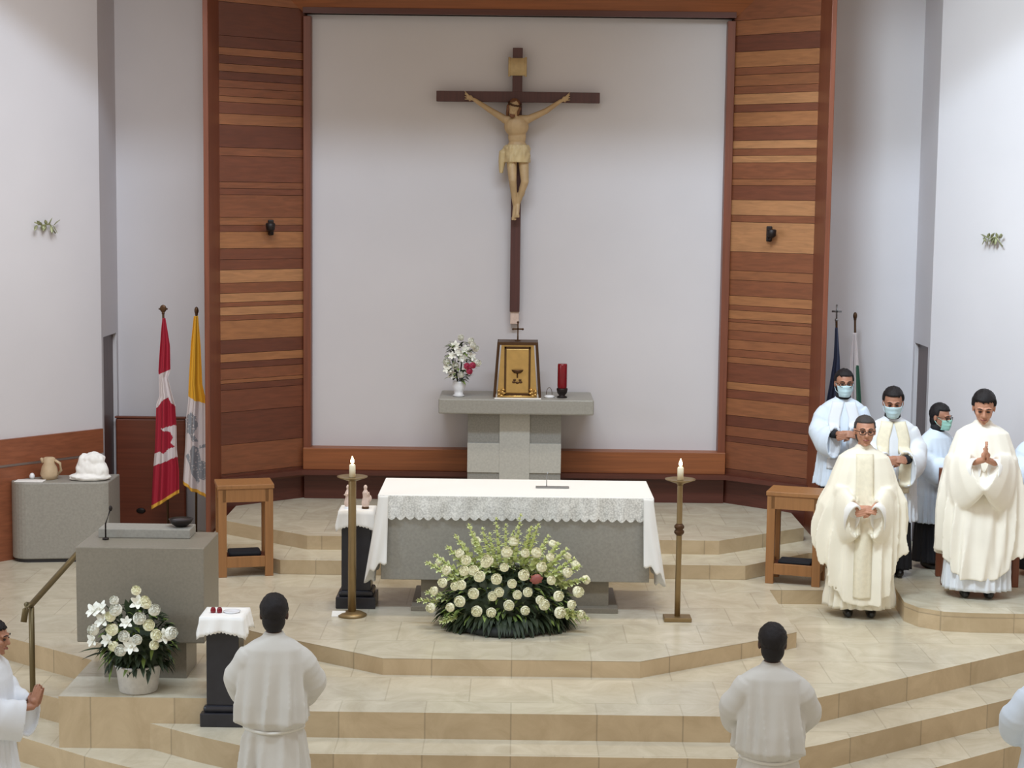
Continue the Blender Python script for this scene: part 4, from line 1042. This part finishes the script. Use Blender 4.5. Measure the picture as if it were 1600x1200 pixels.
def person(label, x, y, z0, rz, H, skin, hair='hair', pitch=0.0, yaw=0.0, arms=None, mask=None, glasses=False, vox=.006, hairbig=0.0, grp=None, hands='clasp', facial=True, lean=0.0):
    t = thing('person', label, 'person', (x, y, z0), rz); k = H / 1.765; t.scale = (k, k, k)
    HMx = Matrix.Translation((0, -lean, 1.515)) @ Matrix.Rotation(yaw, 4, 'Z') @ Matrix.Rotation(pitch, 4, 'X') @ Matrix.Translation((0, -.015, .118)) @ Matrix.Scale(1.12, 4)
    bm = BM()
    ell(bm, (0, .012, .030), (.074, .094, .086), HMx, 24, 16); ell(bm, (0, -.018, -.022), (.064, .074, .082), HMx, 24, 16); ell(bm, (0, -.034, -.076), (.042, .046, .034), HMx)
    caps(bm, (0, -.088, .012), .009, (0, -.103, -.022), .014, HMx, 10); ell(bm, (0, -.094, -.026), (.019, .012, .010), HMx)
    for s in (-1, 1):
        ell(bm, (s * .077, .010, -.004), (.010, .020, .031), HMx, 10, 8); ell(bm, (s * .038, -.068, -.018), (.022, .018, .022), HMx)
        caps(bm, (s * .012, -.088, .026), .009, (s * .048, -.076, .028), .008, HMx, 8)
    ell(bm, (0, -.083, -.058), (.024, .012, .008), HMx); ell(bm, (0, -.070, -.096), (.018, .014, .012), HMx)
    caps(bm, HMx @ Vector((0, .018, -.06)), .052, (0, .012, 1.44), .056)
    # torso and limbs, one continuous surface
    ell(bm, (0, .012, 1.30), (.165, .105, .17)); ell(bm, (0, .01, 1.10), (.135, .095, .16)); ell(bm, (0, .012, .93), (.155, .11, .13)); caps(bm, (-.13, .01, 1.37), .056, (.13, .01, 1.37), .056)
    for s in (-1, 1):
        caps(bm, (s * .085, .01, .90), .085, (s * .095, 0, .50), .055); caps(bm, (s * .095, 0, .50), .055, (s * .10, .02, .09), .038)
    arms = arms or dict(el=((-.27, .02, 1.12), (.27, .02, 1.12)), wr=((-.07, -.27, 1.10), (.07, -.27, 1.10)))
    for s, e_, w_ in ((-1, arms['el'][0], arms['wr'][0]), (1, arms['el'][1], arms['wr'][1])):
        caps(bm, (s * .150, .01, 1.352), .046, e_, .038); caps(bm, e_, .040, w_, .026)
        e_, w_ = Vector(e_), Vector(w_)
        if hands == 'prayer': hand(bm, w_, (-s * .16, -.30, 1), (-s, 0, 0), -s, .02, .001)
        elif hands == 'clasp': hand(bm, w_, (-s * .9, -.45, -.12 * s - .1), (.1, .8, -.3) if s < 0 else (-.1, 1, -.1), s, .45, .001)
        else: hand(bm, w_, (w_ - e_), (-s, .0, -.2), s, .35, .003)
    o = obj('body', bm, skin, t, True); remesh(o, vox, 2, .5)
    # hair
    hb = hairbig; seed = random.uniform(0, 50)
    bm = BM()
    def hf(d):
        v = 1 + .05 * noise.noise(d * 6 + Vector((seed, 0, 0))) + .02 * noise.noise(d * 17)
        if d.y < -.30 and d.z < .42 + .10 * noise.noise(Vector((d.x * 5, seed, 0))): v = .80
        elif d.z < -.35 and d.y < .25: v = .80
        elif abs(d.x) > .75 and d.z < -.12 and d.y < .1: v = .84
        return v
    ell(bm, (0, .014, .036), (.084 + hb * .5, .102 + hb * .4, .092 + hb), HMx, 48, 32, fn=hf)
    ell(bm, (0, .036, -.030), (.070, .066, .080), HMx, 24, 14)
    o = obj('hair', bm, hair, t, True)
    if facial:
        for s in (-1, 1):
            bm = BM(); ell(bm, (s * .030, -.086, .006), (.013, .008, .006), HMx, 12, 8); obj('eye', bm, 'eye', t, True)
            bm = BM(); tube(bm, [(s * .014, -.101, .030), (s * .032, -.096, .036), (s * .050, -.084, .030)], [.003, .004, .002], 6, M=HMx); obj('eyebrow', bm, hair, t, True)
        if not mask:
            bm = BM(); tube(bm, [(-.024, -.087, -.058), (0, -.098, -.060), (.024, -.087, -.058)], [.003, .0065, .003], 8, M=HMx); obj('lips', bm, 'lips', t, True)
    if mask:
        bm = BM(); g = []
        for j in range(15):
            v = j / 14; row = []
            for i in range(21):
                u = (i / 20 - .5) * 2; hwid = .070 - .012 * v - .012 * v * v
                zz = -.006 - .098 * v + (.010 * (1 - abs(u)) if v < .3 else 0) * (1 - v) - .004 * abs(u)
                yy = -.122 + .062 * abs(u) ** 2.0 + .030 * max(0, v - .55) ** 1.2 + .006 * math.cos(v * 20) * .3
                row.append(bm.verts.new(HMx @ Vector((hwid * u * (1.0), yy, zz))))
            g.append(row)
        for j in range(14):
            for i in range(20): bm.faces.new((g[j][i], g[j][i + 1], g[j + 1][i + 1], g[j + 1][i]))
        o = obj('face_mask', bm, mask, t, True); solid(o, .003)
        bm = BM()
        for s in (-1, 1):
            for za, zb_2 in ((-.012, .015), (-.085, -.03)): tube(bm, [(s * (.068 if za > -.05 else .045), -.062, za), (s * .076, -.02, (za + zb_2) / 2), (s * .080, .012, zb_2)], .002, 6, M=HMx)
        obj('mask_ear_loops', bm, mask, o, True)
    if glasses:
        bm = BM()
        for s in (-1, 1):
            pts = [Vector((s * .032 + .025 * math.cos(a), -.110 + .012 * abs(math.cos(a)) * (1 if math.cos(a) * s > 0 else 0), .004 + .018 * math.sin(a))) for a in [2 * PI * i / 20 for i in range(21)]]
            tube(bm, pts, .0026, 6, M=HMx); tube(bm, [(s * .057, -.098, .010), (s * .078, -.03, .010), (s * .082, .01, .008)], .0024, 6, M=HMx)
        tube(bm, [(-.008, -.111, .008), (.008, -.111, .008)], .0024, 6, M=HMx)
        obj('glasses', bm, 'iron', t, True)
    for s in (-1, 1):
        bm = BM(); ell(bm, (s * .10, -.055, .042), (.046, .135, .05), None, 20, 12)
        for v in bm.verts: v.co.z = max(.0, v.co.z)
        obj('shoe', bm, 'shoe', t, True)
    return t
SH = [(1.515, .064, .064, .008, 0), (1.485, .084, .078, .01, 0), (1.455, .145, .096, .01, .0), (1.415, .200, .118, .01, .01)]
def sleeve(bm, s, el, wr, r0=.085, r1=.105, r2=(.085, .15), drop=.06, rec=.04):
    sh = Vector((s * .145, .01, 1.365)); el, wr = Vector(el), Vector(wr); 
    pts = bezier(sh, el + (el - (sh + wr) / 2) * .30, wr, 12)
    sq = []
    for i in range(13):
        u = i / 12; a = r0 + (r1 - r0) * min(1, u * 2) + (r2[0] - r1) * max(0, u * 2 - 1); b = r0 + (r1 - r0) * min(1, u * 2) + (r2[1] - r1) * max(0, u * 2 - 1)
        w_ = 1 + .07 * math.sin(u * 19 + s)
        sq.append((a * w_, b * w_)); pts[i] = pts[i] + Vector((0, 0, -drop * max(0, u * 1.6 - .6)))
    tube(bm, pts, None, 28, squash=sq, recess=rec)
def robe(t, m, prof, seed, el, wr, sl=True, name='alb', vox=.010, k=11, **kw):
    bm = BM(); loft(bm, prof, 180, foldf(seed, k))
    if sl:
        for i, s in enumerate((-1, 1)): sleeve(bm, s, el[i], wr[i], **kw)
    o = obj(name, bm, m, t, True); remesh(o, vox, 3, .5); return o
def collar(t, m, name='collar', z=1.50, r=.066, h=.04):
    bm = BM(); lathe(bm, [(r * .8, z - h), (r + .014, z - h), (r + .004, z), (r - .004, z + .006), (r * .75, z)], n=28); obj(name, bm, m, t, True)

# two robed servers seen from behind, in front of the steps
def back_server(px_, py_, Y, label, rz, skin, seed):
    hp = at(px_, py_, Y); el = ((-.285, -.02, 1.13), (.285, -.02, 1.13)); wr = ((-.10, -.29, 1.12), (.10, -.29, 1.12))
    t = person(label, hp.x, Y, FZ, rz, hp.z - FZ, skin, 'hair', .05, 0, dict(el=((-.25, -.03, 1.16), (.25, -.03, 1.16)), wr=((-.06, -.32, 1.13), (.06, -.32, 1.13))), vox=.007, facial=True, hairbig=.004)
    prof = SH + [(1.33, .218, .138, .012, .05), (1.20, .222, .155, .018, .10), (1.05, .236, .175, .022, .15), (.93, .240, .184, .022, .17), (.885, .195, .15, .012, .05), (.865, .188, .142, .012, .05), (.82, .205, .16, .012, .11), (.60, .225, .19, .012, .16), (.10, .26, .225, .01, .2)]
    o = robe(t, 'alb_grey', prof, seed, el, wr, k=6, vox=.010, r0=.088, r1=.115, r2=(.105, .15), drop=.05)
    bm = BM(); tube(bm, [(.198 * math.cos(a), .013 + .151 * math.sin(a), .872 + .006 * math.sin(3 * a)) for a in [2 * PI * i / 40 for i in range(41)]], .011, 8); obj('cincture', bm, 'cincture', t, True)
    collar(t, 'alb_grey', 'collar', 1.515, .060, .05)
    return t
back_server(428, 930, 10.75, 'server in off-white alb seen from behind, between the black pedestal and the altar steps', PI + .05, 'skin_dark', 1.3)
back_server(1208, 976, 10.35, 'server in off-white alb seen from behind, in front of the right-hand marble steps', PI - .04, 'skin_dark', 4.1)
# partial figures at the frame edges
hp = at(-16, 968, 10.7)
el = ((-.25, .0, 1.13), (.25, .0, 1.13)); wr = ((-.07, -.26, 1.10), (.07, -.26, 1.10))
t = person('robed person in profile with joined hands, cut by the left edge beside the handrail', hp.x, 10.7, FZ, math.radians(84), hp.z - FZ, 'skin_mid', pitch=.12, arms=dict(el=el, wr=((-.04, -.33, 1.13), (.04, -.33, 1.13))), hands='prayer')
prof = SH + [(1.33, .215, .135, .0, .03), (1.15, .205, .15, .0, .05), (.97, .17, .14, .0, .05), (.60, .225, .19, .0, .09), (.10, .26, .225, .0, .11)]
robe(t, 'alb', prof, 2.2, el, ((-.07, -.27, 1.12), (.07, -.27, 1.12)), r2=(.085, .17), drop=.09)
hp = at(1643, 1003, 10.5)
t = person('robed person seen from behind, only a white sleeve showing at lower right edge', hp.x, 10.5, FZ, PI, hp.z - FZ, 'skin_mid', arms=dict(el=el, wr=((-.05, -.28, 1.13), (.05, -.28, 1.13))))
robe(t, 'surplice', prof, 5.2, ((-.29, 0, 1.12), (.29, 0, 1.12)), ((-.09, -.25, 1.12), (.09, -.25, 1.12)), r1=.12, r2=(.10, .16))

# priest with glasses, chasuble
def chasuble(t, m, prof, seed, el, wr, k=9, hang=.20, vox=.010, side=.40):
    bm = BM(); loft(bm, prof, 200, foldf(seed, k), hem=lambda th: side * abs(math.cos(th)) ** 3)
    for i, s in enumerate((-1, 1)):
        # cloth carried by the forearm: hangs below it in a deep curve
        e_ = Vector(el[i]) + Vector((-s * .03, .06, 0)); w_ = Vector(wr[i])
        pts = bezier(e_ + Vector((0, .05, .10)), e_ + Vector((s * .03, -.10, .03)), w_, 12); sq = []
        for q in range(13):
            u = q / 12; hb_ = .10 + (hang - .10) * math.sin(PI * (.15 + .7 * u)); sq.append((.065 + .02 * math.sin(u * PI) + .006 * math.sin(u * 21 + seed), hb_)); pts[q] = pts[q] + Vector((0, 0, -(hb_ - .10)))
        tube(bm, pts, None, 26, squash=sq, recess=.03)
    o = obj('chasuble', bm, m, t, True); remesh(o, vox, 6, .5); return o
hp = at(1353, 650, 15.03); f_ = at(1342, 900, 15.03)
el = ((-.255, -.02, 1.08), (.255, -.02, 1.08)); wr = ((-.085, -.30, .99), (.085, -.30, .99))
t = person('priest with glasses in ivory chasuble, hands folded at waist, standing right of altar', (hp.x + f_.x) / 2, 15.03, P1, math.radians(-6), hp.z - P1, 'skin_light', 'hair_grey', .02, .05, dict(el=el, wr=((-.055, -.325, 1.0), (.055, -.325, 1.0))), None, True, .005)
pf = SH[:2] + [(1.455, .150, .10, .01, .0), (1.41, .215, .125, .0, .02), (1.28, .265, .150, -.01, .04), (1.10, .320, .175, -.02, .07), (.90, .365, .19, -.03, .11), (.60, .385, .21, -.03, .15), (.35, .375, .23, -.03, .18), (.13, .36, .235, -.03, .20)]
o = chasuble(t, 'ivory', pf, 1.0, el, wr, 9, .27, side=.50)
band(t, o, [(0.0, 1.44), (0.0, .20)], .15, 'orphrey', 'orphrey_band')
pa = [(.80, .26, .16, -.01, .06), (.3, .275, .19, -.01, .12), (.085, .285, .20, -.01, .15)]
bm = BM(); loft(bm, pa, 180, foldf(3.1, 12)); o2 = obj('alb_skirt', bm, 'ivory', t, True)
bm = BM()
for i, s in enumerate((-1, 1)):
    w_ = Vector(wr[i]); tube(bm, [w_ + Vector((s * .08, .10, -.01)), w_ + Vector((s * .045, .04, -.05)), w_ + Vector((s * .02, -.03, -.09))], None, 24, squash=[(.05, .09), (.058, .13), (.065, .165)], recess=.05)
o2 = obj('alb_sleeves', bm, 'cloth_white', t, True)
collar(t, 'ivory', 'collar', 1.512, .060, .04)

# praying priest
hp = at(1536, 612, 15.1); f_ = at(1530, 850, 15.1)
el = ((-.27, -.02, 1.10), (.27, -.02, 1.10)); wr = ((-.05, -.31, 1.19), (.05, -.31, 1.19))
t = person('bareheaded young priest in cream chasuble with palms pressed together in prayer', (hp.x + f_.x) / 2, 15.1, .042, math.radians(-10), hp.z - .042 + .01, 'skin_light', 'hair', .32, -.05, dict(el=el, wr=((-.020, -.345, 1.22), (.020, -.345, 1.22))), None, False, .005, .016, hands='prayer')
pf = SH[:2] + [(1.455, .150, .10, .01, .0), (1.41, .215, .125, .0, .02), (1.28, .26, .150, -.01, .04), (1.10, .305, .175, -.01, .07), (.90, .330, .19, -.02, .11), (.60, .345, .21, -.02, .15), (.36, .35, .22, -.02, .18), (.17, .34, .225, -.02, .20)]
o = chasuble(t, 'ivory2', pf, 2.6, el, wr, 8, .26, side=.22)
bm = BM(); loft(bm, [(.75, .25, .16, -.01, .06), (.3, .27, .21, -.01, .09), (.07, .275, .215, -.01, .11)], 180, foldf(5.1, 12)); obj('alb_skirt', bm, 'alb', t, True)
bm = BM()
for i, s in enumerate((-1, 1)):
    w_ = Vector(wr[i]); tube(bm, [w_ + Vector((s * .10, .10, -.05)), w_ + Vector((s * .055, .05, -.06)), w_ + Vector((s * .02, -.005, -.06))], None, 24, squash=[(.05, .07), (.055, .09), (.055, .10)], recess=.05)
obj('alb_sleeves', bm, 'cloth_white', t, True)
collar(t, 'ivory2', 'collar', 1.512, .060, .04)

# masked servers: white surplice over black cassock
def masked(px_, py_, Y, z0, rz, label, mask, skin, glasses, veil, pitch, yaw, hemz, seed, m='surplice', wz=1.12, hairbig=.004, hands='clasp', xf=0):
    hp = at(px_, py_, Y); el = ((-.265, .0, 1.12), (.265, .0, 1.12)); wr = ((-.10, -.26, wz), (.10, -.26, wz))
    t = person(label, hp.x + xf, Y, z0 + .002, rz, hp.z - z0, skin, 'hair', pitch, yaw, dict(el=el, wr=((-.05, -.31, wz + .01), (.05, -.31, wz + .01))), mask, glasses, .006, hairbig, hands=hands)
    pc = [(1.30, .165, .12, .01, 0), (1.0, .16, .12, .01, .02), (.6, .19, .16, .01, .06), (.07, .22, .19, .01, .09)]
    bm = BM(); loft(bm, pc, 120, foldf(seed + 1, 9)); 
    for i, s in enumerate((-1, 1)):
        w_ = Vector(wr[i]); tube(bm, [Vector(el[i]), w_ + Vector((s * .03, .04, -.0)), w_ + Vector((-s * .01, -.025, .0))], [.05, .046, .042], 16)
    obj('cassock', bm, 'black', t, True)
    prof = SH + [(1.30, .215, .14, .005, .03), (1.10, .215, .16, .0, .06), (.90, .225, .175, .0, .08), (hemz, .25, .20, .0, .11)]
    o = robe(t, m, prof, seed, el, wr, r0=.09, r1=.115, r2=(.10, .17), drop=.09, name='surplice')
    collar(t, 'black', 'cassock_collar', 1.548, .064, .07)
    if veil:
        for s in (-1, 1): band(t, o, [(s * .055, 1.455), (s * .095, 1.30), (s * .10, .80)], .11, veil, 'shoulder_veil')
    return t
masked(1319, 578, 16.75, .135, math.radians(-4), 'tall masked server with glasses in white surplice, by the planked wood edge', 'mask_blue', 'skin_mid', True, 'alb', .08, .05, .62, .6, wz=1.16)
masked(1396, 606, 15.92, .04, math.radians(-4), 'masked server with cream shoulder veil standing behind bespectacled priest', 'mask_blue', 'skin_mid', False, 'orphrey', .22, -.1, .52, 2.9, m='alb', wz=1.13, hairbig=.012)
masked(1466, 632, 16.30, .04, math.radians(38), 'server in white surplice and green mask turned toward the praying priest', 'mask_green', 'skin_mid', True, None, .15, .15, .50, 4.4, wz=1.15, hairbig=.010)
masked(1636, 640, 16.0, .04, math.radians(-8), 'server cut by the right edge, only a white surplice sleeve visible', 'mask_blue', 'skin_mid', False, None, .1, 0, .55, 6.4, xf=-.02)

# walnut chair behind the praying priest
cq = at(1526, 800, 15.62)
t = thing('presider_chair', 'dark walnut armchair mostly hidden behind the praying priest', 'chair', (cq.x + .03, 15.66, .042), math.radians(-6))
bm = BM(); box(bm, -.30, .30, -.20, .20, .40, .46, .01); obj('seat', bm, 'seatwood', t)
bm = BM(); box(bm, -.27, .27, .17, .21, .46, 1.02, .01); obj('backrest', bm, 'seatwood', t)
for s in (-1, 1):
    for yy in (-.18, .18):
        bm = BM(); xs = sorted((s * .345, s * .285)); box(bm, xs[0], xs[1], yy - .03, yy + .03, 0, .66 if yy < 0 else 1.02, .006); obj('leg', bm, 'seatwood', t)
    bm = BM(); xs = sorted((s * .35, s * .28)); box(bm, xs[0], xs[1], -.22, .16, .66, .70, .01); obj('armrest', bm, 'seatwood', t)
